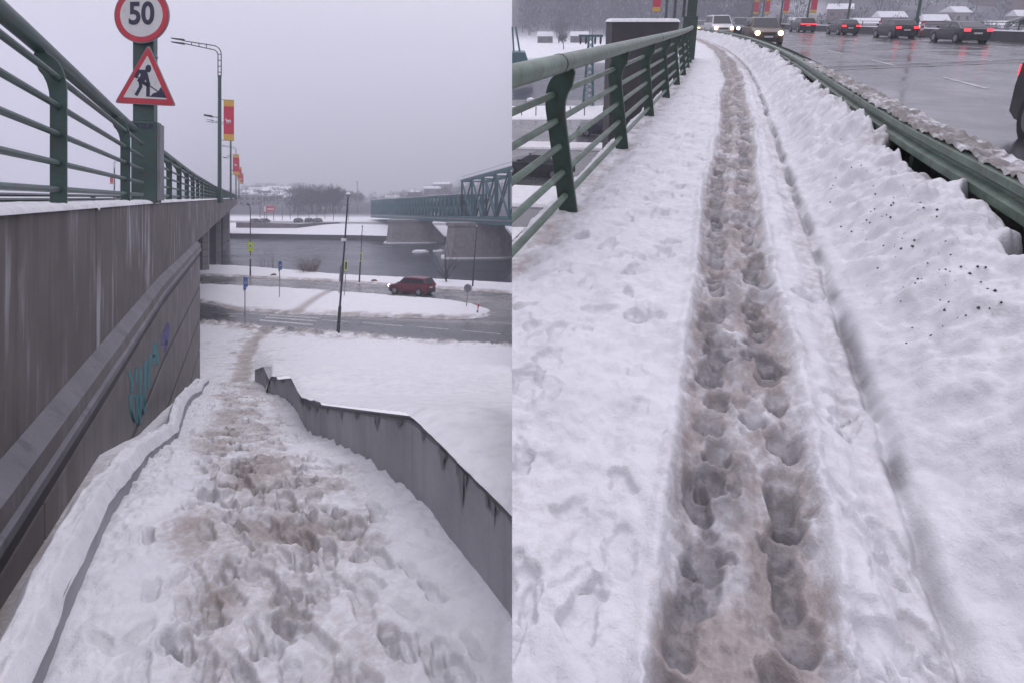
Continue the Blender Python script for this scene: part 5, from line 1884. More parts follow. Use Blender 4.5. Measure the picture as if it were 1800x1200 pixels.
def build_footway():
    n = 400
    b = geomspace(0.5, 60, 1050)
    sh = shift_np(b)
    a0 = np.maximum(-1.30 + sh, -0.372 * b + 0.0003); a1 = 1.56 + sh
    s = np.linspace(0, 1, n)
    A = a0[:, None] + (a1 - a0)[:, None] * s[None, :]
    B = np.repeat(b[:, None], n, 1)
    L = A - sh[:, None]                       # lateral place across the footway
    H = 0.045 * fbm(L * 2.0, B * 1.4, 4, 3) + 0.075 * fbm(L * 5 + B, B * 4.5 - L, 4, 5) + 0.045 * np.abs(fbm(L * 9, B * 8, 3, 7)) + 0.014 * fbm(L * 24, B * 20, 3, 8)
    H += 0.02
    fade = sstep(0.5, 1.6, B)
    # beaten track
    cen = 0.165 + 0.03 * np.sin(B * 0.9) + 0.03 * fbm(B * 0.8, B * 0, 2, 4)
    half = 0.228 + 0.08 * fbm(B * 1.1, B * 0 + 3, 3, 6)
    tr = 1 - sstep(0.78, 1.12, np.abs(L - cen) / half)
    H += -0.055 * tr + 0.022 * np.exp(-((np.abs(L - cen) / half - 1.15) / 0.13) ** 2)
    ridge = np.exp(-((L - cen) / 0.038) ** 2)
    H += 0.034 * ridge * tr * (0.7 + 0.9 * fbm(L * 9, B * 3, 3, 12))
    H += tr * (0.045 * fbm(L * 13, B * 10, 4, 21) + 0.03 * np.maximum(0, fbm(L * 26, B * 20, 3, 22)))
    H += 0.05 * np.maximum(0, fbm(L * 16, B * 12, 3, 27)) * np.exp(-((np.abs(L - cen) / half - 1.05) / 0.25) ** 2)
    wet = np.zeros_like(H)
    r = random.Random(5)
    prints = []
    bb = 0.75
    while bb < 34:
        for sgn in (-1, 1):
            prints.append((0.165 + 0.03 * math.sin(bb * 0.9) + sgn * r.gauss(0.112, 0.022) + float(shift(bb)), bb + r.uniform(-0.05, 0.05) + (0.06 if sgn > 0 else 0), r.gauss(0, 0.18), r.uniform(0.12, 0.23), r.uniform(0.10, 0.145), r.uniform(0.012, 0.036)))
        bb += r.uniform(0.12, 0.17)
    stamp_prints(H, wet, A, B, b, prints, 1.0, 0.75, 0.34, 0.04, 1.1, True)
    heels = []
    bb = 0.7
    while bb < 30:
        sgn = r.choice((-1, 1))
        heels.append((0.165 + 0.03 * math.sin(bb * 0.9) + sgn * r.gauss(0.115, 0.06) + float(shift(bb)), bb, r.gauss(0, 0.5), r.uniform(0.04, 0.09), r.uniform(0.04, 0.08), r.uniform(0.006, 0.018)))
        bb += r.uniform(0.03, 0.08) * (1 + bb / 12)
    stamp_prints(H, wet, A, B, b, heels, 1.0, 0.22, 0.2, 0.0, 2.2)
    H += tr * (0.016 * fbm(L * 48, B * 42, 3, 51) + 0.02 * np.maximum(0, fbm(L * 30, B * 28, 3, 53)))
    # stray prints in the clean snow
    loose = []
    for _ in range(230):
        q = math.exp(r.uniform(math.log(0.8), math.log(16)))
        l = r.uniform(-1.0, -0.12) if r.random() < 0.8 else r.uniform(0.47, 0.62)
        loose.append((l + float(shift(q)), q, r.gauss(0, 0.5), r.uniform(0.09, 0.24), r.uniform(0.07, 0.13), r.uniform(0.005, 0.030)))
    stamp_prints(H, wet, A, B, b, loose, 1.0, 0.10, 0.05, 0.0, 3.2)
    # buried kerb with a groove, then the ploughed bank up to the guardrail
    kl = 0.69 + 0.03 * fbm(B * 0.7, B * 0, 3, 14)
    kl = kl + 0.02 * fbm(B * 5, B * 0, 3, 63)
    H -= 0.075 * np.exp(-((L - kl) / 0.026) ** 2) * np.clip(0.75 + 1.4 * fbm(B * 3, L, 3, 15), 0.1, 1.3)
    H -= 0.035 * np.exp(-((L - kl + 0.075) / 0.07) ** 4)
    up = sstep(0.70, 1.30, L)
    gl = 1.405 + 0.12 * np.exp(-((B - 3.2) / 1.6) ** 2)
    edge = gl - 0.11 + 0.30 * fbm(B * 2.2 + L * 1.5, B * 0 + L * 2, 3, 17) + 0.05 * fbm(B * 9 + L * 5, L * 6, 3, 18)
    bankh = 0.47 * up * (1 + 0.45 * fbm(B * 1.5, L * 2, 3, 19)) + 0.15 * up * fbm((B + 0.8 * L) * 3.2, (L - 0.5 * B) * 4.2, 4, 20) + 0.24 * sstep(0.70, 0.95, L) * np.abs(fbm((B - 0.7 * L) * 3.4, (L + 0.6 * B) * 4.4, 3, 25)) + 0.060 * sstep(0.7, 0.9, L) * fbm((B + 0.4 * L) * 10, (L - 0.4 * B) * 11, 4, 26) + 0.06 * sstep(0.7, 0.9, L) * np.maximum(0, fbm((B - 0.3 * L) * 7, (L + 0.4 * B) * 8, 3, 28))
    cutd = sstep(0, 0.10, L - edge)
    H += bankh * (1 - 0.75 * cutd)
    # grey rim of slush against the railing
    rim = np.exp(-((L - RAIL_A) / 0.16) ** 2)
    H -= 0.03 * rim
    dirt = tr * np.clip(0.64 + 1.7 * fbm(L * 7, B * 4.5, 5, 31), 0.12, 1.0)
    dirt += 0.42 * np.exp(-((L - cen) / (half * 1.35)) ** 6) * np.clip(0.3 + 1.8 * fbm(L * 8, B * 5, 4, 33), 0, 1) * (1 - tr)
    dirt += 0.24 * np.exp(-((L - kl + 0.06) / 0.085) ** 4) * np.clip(0.8 + 1.4 * fbm(L * 8, B * 3, 3, 35), 0, 1.2)
    dirt += 0.62 * rim * np.clip(0.5 + 1.8 * fbm(L * 8, B * 5, 4, 37), 0, 1)
    dirt += 0.5 * cutd  # shadow under the guardrail beam, put into the dirt colour
    dirt += 0.40 * sstep(0.95, 1.3, L) * np.clip(0.25 + 2.2 * fbm(L * 4, B * 3, 4, 67), 0, 1)
    left = sstep(0.1, -0.4, L) * sstep(2.4, 1.1, B)
    dirt += 0.42 * left * np.clip(1.6 * fbm(L * 2.2, B * 2.2, 4, 39) + 0.15, 0, 1)
    wet += 1.5 * np.exp(-((L - kl) / 0.036) ** 2) * np.clip(0.55 + 3.0 * fbm(L * 4, B * 5, 3, 41), 0, 1)
    wet += tr * np.clip(1.5 * fbm(L * 7, B * 5, 4, 57), 0, 0.35)
    far_mix = sstep(13, 20, B)
    dirt += far_mix * 0.5 * np.exp(-((L - 0.3) / 0.6) ** 2) * np.clip(0.5 + 1.3 * fbm(L * 2, B * 1, 3, 43), 0, 1)
    o = grid_obj('footway_snow', np.stack([A, B, H], -1), M_SNOWP, None, MRR, dirt=np.clip(dirt, 0, 0.88), wet=np.clip(wet * (0.5 + tr), 0, 0.8))
    return structure(o), (b, L, H)


FOOT, (fb, fL, fH) = build_footway()


def foot_h(l, q):
    i = min(len(fb) - 1, max(0, int(np.searchsorted(fb, q))))
    j = int(np.argmin(np.abs(fL[i] - l)))
    return float(fH[i, j])


# grit thrown onto the bank by passing traffic
mb = MB()
r = random.Random(21)
clus = [(1.02, 2.9), (0.98, 3.4), (1.08, 4.2), (1.12, 3.1), (1.02, 5.0), (1.1, 6.2), (1.05, 3.8)]
for _ in range(340):
    c0 = r.choice(clus)
    l, q = c0[0] + r.gauss(0, 0.11), c0[1] + r.gauss(0, 0.35)
    if not 0.74 < l < 1.2 or q < 1:
        continue
    s = 0.0014 + 0.0085 * r.random() ** 3.5
    p = Vector((l + shift(q), q, foot_h(l, q) + s * 0.3))
    vs = [p + Vector((r.uniform(0.7, 1.3) * s * x, r.uniform(0.7, 1.3) * s * y, r.uniform(0.7, 1.2) * s * z)) for x, y, z in ((1, 0, 0), (-1, 0, 0), (0, 1, 0), (0, -1, 0), (0, 0, 1), (0, 0, -1))]
    mb.add(vs, [(0, 2, 4), (2, 1, 4), (1, 3, 4), (3, 0, 4), (2, 0, 5), (1, 2, 5), (3, 1, 5), (0, 3, 5)])
me = bpy.data.meshes.new('scattered_grit'); me.from_pydata(mb.v, [], mb.f)
tag(mesh_obj('scattered_grit', me, M_GRIT, None, MRR), 'dark grit scattered over the ploughed snow bank', None, None, 'stuff')


def gex(b):
    return 0.12 * math.exp(-((b - 3.2) / 1.6) ** 2)


def rsweep(mb, prof, bs, cap=True, guard=False):
    """sweep an (offset, height) profile along the curving road"""
    n = len(prof)
    inv = MRR.inverted()
    vs = []
    for b in bs:
        m = inv @ lane(0, b)
        ex = gex(b) if guard else 0.0
        for o, z in prof:
            vs.append(m @ Vector((o + ex, 0, z)))
    fs = [(i * n + k, i * n + (k + 1) % n, (i + 1) * n + (k + 1) % n, (i + 1) * n + k) for i in range(len(bs) - 1) for k in range(n)]
    if cap:
        fs += [tuple(range(n)), tuple(range((len(bs) - 1) * n, len(bs) * n))]
    return mb.add(vs, fs)


BS = [0.4, 3, 6, 9, 12] + [12 + 3 * i for i in range(1, 14)]
o = rsweep(MB(), [(-1.36, -0.06), (-1.36, -0.75), (-0.9, -0.95), (1.4, -0.95), (1.4, -0.30), (-1.2, -0.30), (-1.2, -0.06)], BS).build('footway_slab', M_WALLC, None, MRR)
structure(clip_seam(o))

# ------------------------------------------------------------------ right railing
rr_ = thing('footway_railing', 'worn green tubular railing along the left edge of the snowy footway', 'railing', lane(RAIL_A, 4.3))
LEAN = math.radians(-9)


def rail_frame(b):
    return lane(RAIL_A, b, -0.02) @ Matrix.Rotation(LEAN, 4, 'Y')


HR_ = 1.20
for k in range(8):
    b = 4.29 + 2.5 * k
    fr = rail_frame(b)
    MB().plate([(-x, z) for x, z in post_profile(HR_, 0.15)], -0.018, 0.018).build('post', M_POSTR, rr_, fr, bevel=0.006 if k < 4 else 0)
    for f in RAILS:
        MB().tube([(0, -0.032, f * HR_ + 0.02), (0, 0.032, f * HR_ + 0.02)], 0.036, 8).build('collar', M_POSTR, rr_, fr)
inv = MRR.inverted()
for f in RAILS:
    pts = [(inv @ rail_frame(b)) @ Vector((0, 0, f * HR_ + 0.02)) for b in (1.5, 4.29, 6.8, 9.3, 11.8, 14.3, 16.8, 19.3, 22.9)]
    clip_seam(MB().tube(pts, 0.027, 10).build('rail', M_GREENR, rr_, MRR, smooth=True))
for b0, b1 in ((1.5, 4.05), (4.06, 10.2), (10.21, 16.4), (16.41, 22.9)):
    pts = [(inv @ rail_frame(b)) @ Vector((0.14, 0, HR_)) for b in np.linspace(b0, b1, 5)]
    o = MB().tube(pts, 0.070, 16).build('handrail', M_GREENR, rr_, MRR, smooth=True)
    if b0 < 2:
        clip_seam(o)
    if b0 > 2:
        MB().tube([(inv @ rail_frame(b0 - 0.01)) @ Vector((0.14, 0, HR_)), (inv @ rail_frame(b0 + 0.02)) @ Vector((0.14, 0, HR_))], 0.0735, 16).build('joint', M_POSTR, rr_, MRR, smooth=True)

# pillar at the railing's end
mwp = lane(-1.22, 23.2, -0.05)
t = thing('steel_pillar', 'dark green steel pillar ending the footway railing on the hill road', 'pillar', mwp)
MB().box((0, 0, 0.80), (0.52, 0.42, 1.66)).build('base_box', M_POSTR, t, mwp, bevel=0.012)
MB().box((0.02, 0, 3.4), (0.34, 0.30, 3.6)).build('column', M_POSTR, t, mwp, bevel=0.012)
MB().box((-0.27, 0, 3.4), (0.10, 0.20, 3.6)).build('side_post', M_POSTR, t, mwp)

# dark concrete block beyond the railing, with its snow cap
mwb = MR @ Matrix.Translation((6.12, 28.0, 0))
t = thing('concrete_block', 'dark concrete pylon block with a flat snow cap beyond the railing', 'pylon', mwb)
MB().hexa([(-1.40, -0.9, -8), (1.45, -0.9, -8), (1.45, 0.9, -8), (-1.40, 0.9, -8)], [(-1.55, -0.9, 1.36), (1.5, -0.9, 1.36), (1.5, 0.9, 1.36), (-1.55, 0.9, 1.36)]).build('block', concrete_mat('dark_concrete', (0.055, 0.050, 0.054), 0.3), t, mwb, bevel=0.03)
uu, vv = np.meshgrid(np.linspace(-1.6, 1.55, 40), np.linspace(-0.95, 0.95, 24))
ex = np.minimum(1, np.minimum(np.minimum(uu + 1.6, 1.55 - uu), np.minimum(vv + 0.95, 0.95 - vv)) / 0.12) ** 0.5
grid_obj('snow_cap', np.stack([uu, vv, 1.35 + ex * (0.15 + 0.03 * fbm(uu * 2, vv * 2, 3, 5))], -1), M_SNOWFAR, t, mwb, dirt=0 * uu, wet=0 * uu)

# ------------------------------------------------------------------ guardrail
gd = thing('guardrail', 'green steel guardrail with grit and snow on top, between footway and road', 'guardrail', lane(1.45, 3))


def wprof(o, s):
    p = [(0, 0.47), (0.035, 0.495), (0.035, 0.545), (-0.012, 0.575), (-0.012, 0.595), (0.035, 0.625), (0.035, 0.672), (0.0, 0.695)]
    q = [(x - 0.006, z) for x, z in p[::-1]]
    return [(o + s * x, z) for x, z in p] + [(o + s * x, z) for x, z in q]


cutb = [0.6, 2.9, 5.2, 7.5] + [7.5 + 4 * i for i in range(1, 18)]
for i, (x, y) in enumerate(zip(cutb[:-1], cutb[1:])):
    bs = list(np.linspace(x, y + 0.14, 5))
    rsweep(MB(), wprof(1.405 - (0.003 if i % 2 else 0), -1), bs, guard=True).build('beam', M_GREENR, gd, MRR)
    if x < 40:
        rsweep(MB(), wprof(1.60 + (0.003 if i % 2 else 0), 1), bs, guard=True).build('beam', M_GREENR, gd, MRR)
for i in range(30):
    b = 1.3 + 2 * i
    m = lane(1.50 + gex(b), b)
    MB().box((0, 0, 0.255), (0.13, 0.09, 0.73)).build('post', M_POSTR, gd, m)
    if b < 30:
        MB().box((-0.062, 0, 0.60), (0.03, 0.11, 0.20)).build('spacer', M_POSTR, gd, m)


def build_ridge():
    b = geomspace(0.6, 70, 620); n = 60
    s = np.linspace(0, 1, n)
    sh = shift_np(b)
    A = (1.375 + s * 0.80)[None, :] + sh[:, None] + (0.12 * np.exp(-((b - 3.2) / 1.6) ** 2))[:, None]
    B = np.repeat(b[:, None], n, 1); L = A - sh[:, None] - (0.12 * np.exp(-((b - 3.2) / 1.6) ** 2))[:, None]
    lump = fbm(L * 9, B * 6, 4, 5); fine = fbm(L * 30, B * 26, 3, 6)
    top = 0.718 + 0.045 * lump + 0.035 * fine
    width = 0.17 + 0.08 * fbm(B * 1.2, B * 0, 3, 8)
    H = top - (top + 0.12) * sstep(0, 1, (L - 1.42 - width) / 0.34) ** 0.9
    H += 0.03 * fine * (H > 0)
    fadeb = np.interp(B, [0.5, 9, 14, 22, 30], [1, 1, 0.93, 0.3, 0.0])
    H = np.where(L < 1.61, np.maximum(0.50 * 0 + H * fadeb, -0.1), H * fadeb - 0.1 * (1 - fadeb))
    H[:, 0] -= 0.02
    d = np.clip(0.62 + 1.7 * fbm(L * 12, B * 10, 4, 9), 0.0, 1.0)
    d = np.where(L > 1.7, np.minimum(1, d + 0.35), d)
    o = grid_obj('gritty_snow_ridge', np.stack([A, B, H], -1), M_GRITSNOW, None, MRR, dirt=np.clip(d, 0, 0.9), wet=np.clip(3.0 * fbm(L * 25, B * 22, 3, 11) - 0.15, 0, 0.9))
    return tag(o, 'ridge of dirty snow and grit heaped along the road side of the guardrail', None, None, 'stuff')


build_ridge()

# ------------------------------------------------------------------ carriageway
WR = -0.10


def build_carriageway():
    b = np.concatenate([np.linspace(0.4, 30, 120), np.linspace(30.5, 125, 110)])
    off = np.linspace(1.5, 22.4, 90)
    A = off[None, :] + shift_np(b)[:, None]
    B = np.repeat(b[:, None], 90, 1)
    # lean the rows with the curve
    L = A - shift_np(B)
    H = WR + 0 * A
    rut = np.zeros_like(L)
    for c in (3.1, 4.9, 7.0, 8.8, 12.0, 14, 16.8, 18.6):
        rut += np.exp(-((L - c) / 0.35) ** 2)
    H = H - 0.006 * rut
    d = 0.04 * (1 - rut) * np.clip(0.4 + 1.4 * fbm(L * 0.8, B * 0.15, 4, 5), 0, 1) + 0.6 * np.exp(-((L - 1.9) / 0.3) ** 2) + 0.4 * np.exp(-((L - 21.8) / 0.4) ** 2)
    return structure(grid_obj('carriageway', np.stack([A, B, H], -1), M_ROADR, None, MRR, dirt=np.clip(d, 0, 0.8), wet=0 * L))


CW = build_carriageway()
for off, b0s in ((5.9, [9.5 + 7.2 * i for i in range(13)]), (10.3, [13 + 7.2 * i for i in range(12)]), (15.2, [16 + 7.2 * i for i in range(12)])):
    for b in b0s:
        rsweep(MB(), [(off - 0.06, WR + 0.006), (off + 0.06, WR + 0.006)], [b, b + 1.4, b + 2.8], cap=False).build('lane_dash', M_LINE, CW, MRR)


def joint(a0, b0, a1, b1, w):
    p, q = Vector((a0, b0, WR + 0.004)), Vector((a1, b1, WR + 0.004))
    d = (q - p).normalized(); n = Vector((-d.y, d.x, 0)) * w / 2
    MB().add([p - n, q - n, q + n, p + n], [(0, 1, 2, 3)]).build('expansion_joint', M_DARK, CW, MRR)


joint(1.7, 20.0, 20, 36.0, 0.16)
joint(1.7, 20.8, 20, 36.8, 0.10)
joint(1.7, 21.3, 20, 37.4, 0.12)
o = rsweep(MB(), [(1.42, WR - 0.02), (1.42, -1.4), (22.6, -1.4), (22.6, WR - 0.02)], [0.4, 6, 12] + list(range(15, 126, 5))).build('bridge_deck', M_WALLC, None, MRR)
structure(clip_seam(o))

# cars
OFF1 = 3.9


def road_car(kind, pm, offset, px, away, label, group, b=None, **kw):
    b = lane_px(offset, px, 0.7) if b is None else b
    mw = lane(offset, b, WR) @ Matrix.Rotation(math.pi / 2 if away else -math.pi / 2, 4, 'Z')
    return car(kind, pm, mw, label, group, **kw)


GO, GA = 'oncoming cars on the hill road', 'cars driving away on the hill road'
road_car('suv', paint_car('brown_paint', (0.10, 0.062, 0.040)), 3.9, 1340, False, 'brown oncoming car with bright orange headlights next to the guardrail', GO, head=M_HEADW)
road_car('suv', paint_car('blue_paint', (0.05, 0.055, 0.10)), 6.2, 1301, False, 'bluish oncoming car half hidden behind the brown one', GO, head=M_HEADC)
road_car('van', paint_car('white_paint', (0.55, 0.55, 0.56)), 3.9, 1263, False, 'white oncoming van behind the guardrail', GO, head=M_HEADW, cat='van')
road_car('sedan', paint_car('grey_paint', (0.10, 0.10, 0.11)), 3.8, 1233, False, 'farthest oncoming car, two glaring headlights at the footway end', GO, head=M_HEADW)
DK = paint_car('black_paint', (0.022, 0.024, 0.030))
road_car('sedan', DK, 18.3, 1687, True, 'black sedan with red tail lights, nearest of the cars driving away', GA, tail=M_TAIL)
road_car('hatch', DK, 18.3, 1573, True, 'dark hatchback with red tail lights, second nearest driving away', GA, tail=M_TAIL)
road_car('hatch', paint_car('graphite_paint', (0.035, 0.036, 0.042)), 18.3, 1481, True, 'dark car with red tail lights, third of the cars driving away', GA, tail=M_TAIL)
road_car('suv', DK, 18.3, 1410, True, 'dark car with a full-width red light bar, farthest driving away', GA, tail=M_TAIL, full_bar=True)
# car passing at the frame's edge, its left flank towards the guardrail
mw = lane(4.80, 8.3, WR) @ Matrix.Rotation(-math.pi / 2, 4, 'Z')
car('hatch', DK, mw, 'black car passing close by at the right picture edge', GO, tail=M_TAIL)

# ------------------------------------------------------------------ far parapet, its railing, delineators, lamps with banners
pp = thing('road_parapet', 'low dark concrete parapet with railing along the far side of the hill road', 'parapet', lane(22.1, 40))
for i in range(26):
    b = 18 + 4 * i
    rsweep(MB(), [(21.9, WR - 0.1), (21.9, 0.62), (22.3, 0.62), (22.3, WR - 0.1)], [b + 0.01, b + 2, b + 3.99]).build('panel', M_GROOVE, pp, MRR)
    rsweep(MB(), [(21.88, 0.622), (21.92, 0.70), (22.28, 0.70), (22.32, 0.622)], [b, b + 2, b + 4]).build('snow_cap', M_SNOWFAR, pp, MRR)
    MB().box((22.15, 0, 0.95), (0.07, 0.07, 0.6)).build('post', M_POSTR, pp, lane(0, b + 2))
for z in (0.95, 1.2):
    rsweep(MB(), [(22.12, z), (22.18, z), (22.18, z + 0.05), (22.12, z + 0.05)], [18 + 4 * i for i in range(27)]).build('rail', M_POSTR, pp, MRR)
for px, lab in ((1548, 'red and white delineator board left, by the third lamp'), (1624, 'red and white delineator board right, behind the black sedan')):
    b = lane_px(21.5, px, 1)
    mw = lane(21.45, b, WR)
    t = thing('delineator_board', lab, 'delineator', mw, 'delineator boards on the hill road')
    for i in range(5):
        MB().hexa([(-0.12, -0.02, 0.35 + 0.2 * i), (0.12, -0.02, 0.43 + 0.2 * i), (0.12, 0.02, 0.43 + 0.2 * i), (-0.12, 0.02, 0.35 + 0.2 * i)],
                  [(-0.12, -0.02, 0.55 + 0.2 * i - 0.002), (0.12, -0.02, 0.63 + 0.2 * i - 0.002), (0.12, 0.02, 0.63 + 0.2 * i - 0.002), (-0.12, 0.02, 0.55 + 0.2 * i - 0.002)]).build('stripe', [M_RED, M_WHITE][i % 2], t, mw)
    MB().box((0, 0.05, 0.25), (0.06, 0.05, 0.5)).build('stand', M_DARK, t, mw)
    MB().box((0, 0, 0.05), (0.5, 0.4, 0.1)).build('foot', M_RUBBER, t, mw)

lamp_words = ['behind the black sedan', 'second from the right edge', 'third from the right edge, a banner on it', 'fourth from the right edge, a banner on it', 'fifth from the right edge', 'sixth from the right edge']
for i, (px, off) in enumerate(((1612, 22.1), (1490, 22.1), (1419, 22.1), (1372, 22.1), (1340, 22.1), (1298, 22.1))):
    b = min(122, lane_px(off, px, 1.5))
    mw = lane(off, b, 0.0) if i < 4 else lane(off - (0 if i < 4 else 0), b, 0)
    bridge_lamp(mw @ Matrix.Translation((0, 0, 0.62)), 'lamp post on the far road parapet, ' + lamp_words[i], 8.0, 'lamp posts of the hill road')
    if i in (2, 3, 4, 5):
        banner(mw @ Matrix.Translation((0.22, 0, 2.25)), 'red and yellow banner hanging on the far parapet lamp, ' + lamp_words[i].split(',')[0], 'banners of the hill road', 0.85, 2.6, False)
for i, (px, lab) in enumerate(((1171, 'green lamp post just left of the footway pillar'), (1186, 'green lamp post touching the footway pillar'))):
    b = lane_px(-1.35, px, 2.0)
    mw = lane(-1.35, b, 0.0)
    bridge_lamp(mw, lab, 8.0, 'lamp posts of the hill road')
    if i == 0:
        banner(mw @ Matrix.Translation((-1.25, 0, 2.1)), 'red and yellow banner above the snow-capped concrete block', 'banners of the hill road', 0.7, 2.6, False)
# white board behind the parapet
b = lane_px(23.3, 1428, 1.5)
mw = lane(23.3, b, -1.3)
t = thing('notice_board', 'plain white board behind the far parapet beside a lamp post', 'board', mw)
MB().box((0, 0, 2.55), (1.15, 0.08, 1.4)).build('panel', M_WHITE, t, mw)
for x in (-0.4, 0.4):
    MB().box((x, 0.06, 0.9), (0.08, 0.08, 2.4)).build('leg', M_DARK, t, mw)
# digger arm behind the parapet
b = lane_px(24.2, 1762, 0.8)
mw = lane(24.2, b, -1.4)
t = thing('digger', 'grey jointed digger arm rising behind the far parapet at the right edge', 'digger', mw)
MB().box((0, 0, 0.5), (1.6, 2.0, 1.6)).build('cab_body', M_GREY, t, mw, bevel=0.08)
MB().beam((0, 0, 1.0), (0.35, 0, 2.6), 0.22, 0.30, (0, 1, 0)).build('boom', M_GREY, t, mw)
MB().beam((0.30, 0, 2.6), (1.25, 0, 2.95), 0.18, 0.22, (0, 1, 0)).build('stick', M_GREY, t, mw)
MB().tube([(0.1, 0, 1.9), (0.75, 0, 2.62)], 0.05, 6).build('ram', M_DARK, t, mw)
MB().hexa([(1.15, -0.2, 2.75), (1.4, -0.2, 2.95), (1.4, 0.2, 2.95), (1.15, 0.2, 2.75)], [(1.3, -0.2, 2.45), (1.55, -0.2, 2.75), (1.55, 0.2, 2.75), (1.3, 0.2, 2.45)]).build('bucket', M_DARK, t, mw)

# ------------------------------------------------------------------ lower riverside of the right place
WL = -8.0


def vrow(row, w=WL):
    return RP(950, row, w)[1]


def low_sheet(name, v0, v1, w, m, u1=75, dirt=0.0, nv=24, nu=60, amp=0.0, u0=0.0003, edge=True, slant=0.0):
    u = np.linspace(u0, u1, nu); v = np.linspace(0, 1, nv)
    U = np.repeat(u[None, :], nv, 0)
    V = v0 + (v1 - v0) * v[:, None] + slant * U + 0 * U
    Z = w + amp * fbm(U * 0.5, V * 0.5, 4, 3)
    if edge:
        Z[0] -= 0.2; Z[-1] -= 0.2
    d = dirt * np.clip(0.6 + 1.6 * fbm(U * 0.6, V * 0.8, 4, 5), 0, 1.2)
    return structure(grid_obj(name, np.stack([U, V, Z], -1), m, None, MR, dirt=d, wet=0 * d))


low_sheet('lower_street', 12, vrow(176), WL, M_ROAD, dirt=0.15, edge=False)
low_sheet('snow_strip', vrow(470), vrow(402), WL + 0.16, M_SNOWFAR, amp=0.1, dirt=0.25)
low_sheet('snow_strip', vrow(364), vrow(329), WL + 0.16, M_SNOWFAR, amp=0.1, dirt=0.25, slant=-0.1)
low_sheet('snow_strip', vrow(262), vrow(251), WL + 0.16, M_SNOWFAR, amp=0.1, dirt=0.3, slant=-0.1)
low_sheet('snow_strip', vrow(211), vrow(188), WL + 0.16, M_SNOWFAR, amp=0.1, dirt=0.12)
low_sheet('lower_river', vrow(190), 160, WL - 1.2, M_WATERR, u1=160, edge=False)
FBV = 146.0


def hill_w(U, V):
    v0 = np.interp(U, [0, 40, 90, 140], [268, 262, 215, 175])
    d = V - v0
    z = WL + np.interp(d, [-500, -10, 0, 60, 120, 200], [0, 0, 0.6, 18, 34, 42])
    return z + sstep(0, 50, d) * 5 * fbm(U * 0.012, V * 0.012, 4, 3) + sstep(-20, 20, d) * 0.8 * fbm(U * 0.06, V * 0.06, 3, 5)


def build_hill():
    u = np.concatenate([np.linspace(0.0003, 60, 60), np.linspace(61, 330, 150)])
    v = np.linspace(0, 1, 130)
    v0 = np.where(u < 90, FBV, 120.0)
    V = v0[None, :] + (370 - v0)[None, :] * v[:, None]
    U = np.repeat(u[None, :], len(v), 0)
    Z = hill_w(U, V)
    Z[0] -= 2.5
    d0 = V - np.interp(U, [0, 40, 90, 140], [268, 262, 215, 175])
    dirt = sstep(-6, 25, d0) * np.clip(np.interp(U, [60, 120], [0.98, 0.80]) + 1.2 * fbm(U * 0.05, V * 0.05, 4, 7), 0, 0.92)
    return structure(grid_obj('hillside', np.stack([U, V, Z], -1), M_HILL, None, MR, dirt=dirt, wet=0 * dirt))


build_hill()


def HP(px, extra=0.0, base=None):
    """spot on the right hillside in a photo column, metres beyond the foot of the hill"""
    lo, hi = 60.0, 420.0
    x = (px - CX) / FPX
    c = math.cos(THETA); s = math.sin(THETA)
    best = None
    for v in np.linspace(60, 370, 800):
        u = x * (v * c + 8 * s)
        foot = float(np.interp(u, [0, 40, 90, 140], [268, 262, 215, 175])) if base is None else base
        if v >= foot + extra:
            best = (u, v); break
    u, v = best
    return Vector((u, v, float(hill_w(np.array(u), np.array(v)))))


# woods on the hillside
sp = []
for _ in range(520):
    px = rnd.uniform(902, 1330); e = rnd.uniform(4, 100)
    p = HP(px, e); h = rnd.uniform(7, 12); sp.append((p, h, h * 0.7))
for _ in range(170):
    px = rnd.uniform(1330, 1880); e = rnd.uniform(3, 110)
    p = HP(px, e); h = rnd.uniform(4, 8); sp.append((p, h, h * 0.8))
sp = [q for q in sp if q[0].x > q[2] * 0.7]
woodland('woodland', sp, 11, M_TWIG, MR, 34, 'bare winter woodland covering the hillside behind the hill road', tw=0.22)
hw = ['left of the white board', 'behind the second lamp post', 'between the two middle lamp posts', 'above the dark hatchback', 'just left of the nearest lamp post', 'right of the nearest lamp post', 'above the black sedan', 'high up over the black sedan', 'left of the digger arm', 'above the digger arm', 'at the right picture edge', 'low by the right picture edge']
for i, (px, e) in enumerate(((1402, 14), (1468, 30), (1512, 12), (1555, 20), (1590, 8), (1632, 16), (1668, 26), (1712, 48), (1742, 10), (1772, 42), (1792, 22), (1800, 6))):
    p = HP(px, e)
    house(MR @ Matrix.Translation(p) @ Matrix.Rotation(rnd.uniform(-0.7, 0.4), 4, 'Z'), 'snow-roofed hillside house, ' + hw[i], rnd.uniform(6, 9), 6, 3.4, 2.0, [M_HOUSE, M_HOUSE2][i % 2], group='houses behind the hill road')
tw_ = ['left of the white board', 'behind the second lamp post', 'above the third car driving away', 'left of the nearest lamp post', 'above the black sedan roof', 'right above the black sedan', 'near the digger arm', 'at the right picture edge']
for i, (px, e) in enumerate(((1385, 4), (1450, 2), (1500, 5), (1575, 3), (1655, 3), (1700, 6), (1735, 2), (1790, 4))):
    p = HP(px, e)
    tree(MR @ Matrix.Translation(p) @ Matrix.Rotation(i * 0.9, 4, 'Z') @ Matrix.Scale(rnd.uniform(0.9, 1.3), 4), 'bare tree at the foot of the hillside, ' + tw_[i], i, 'trees behind the hill road')
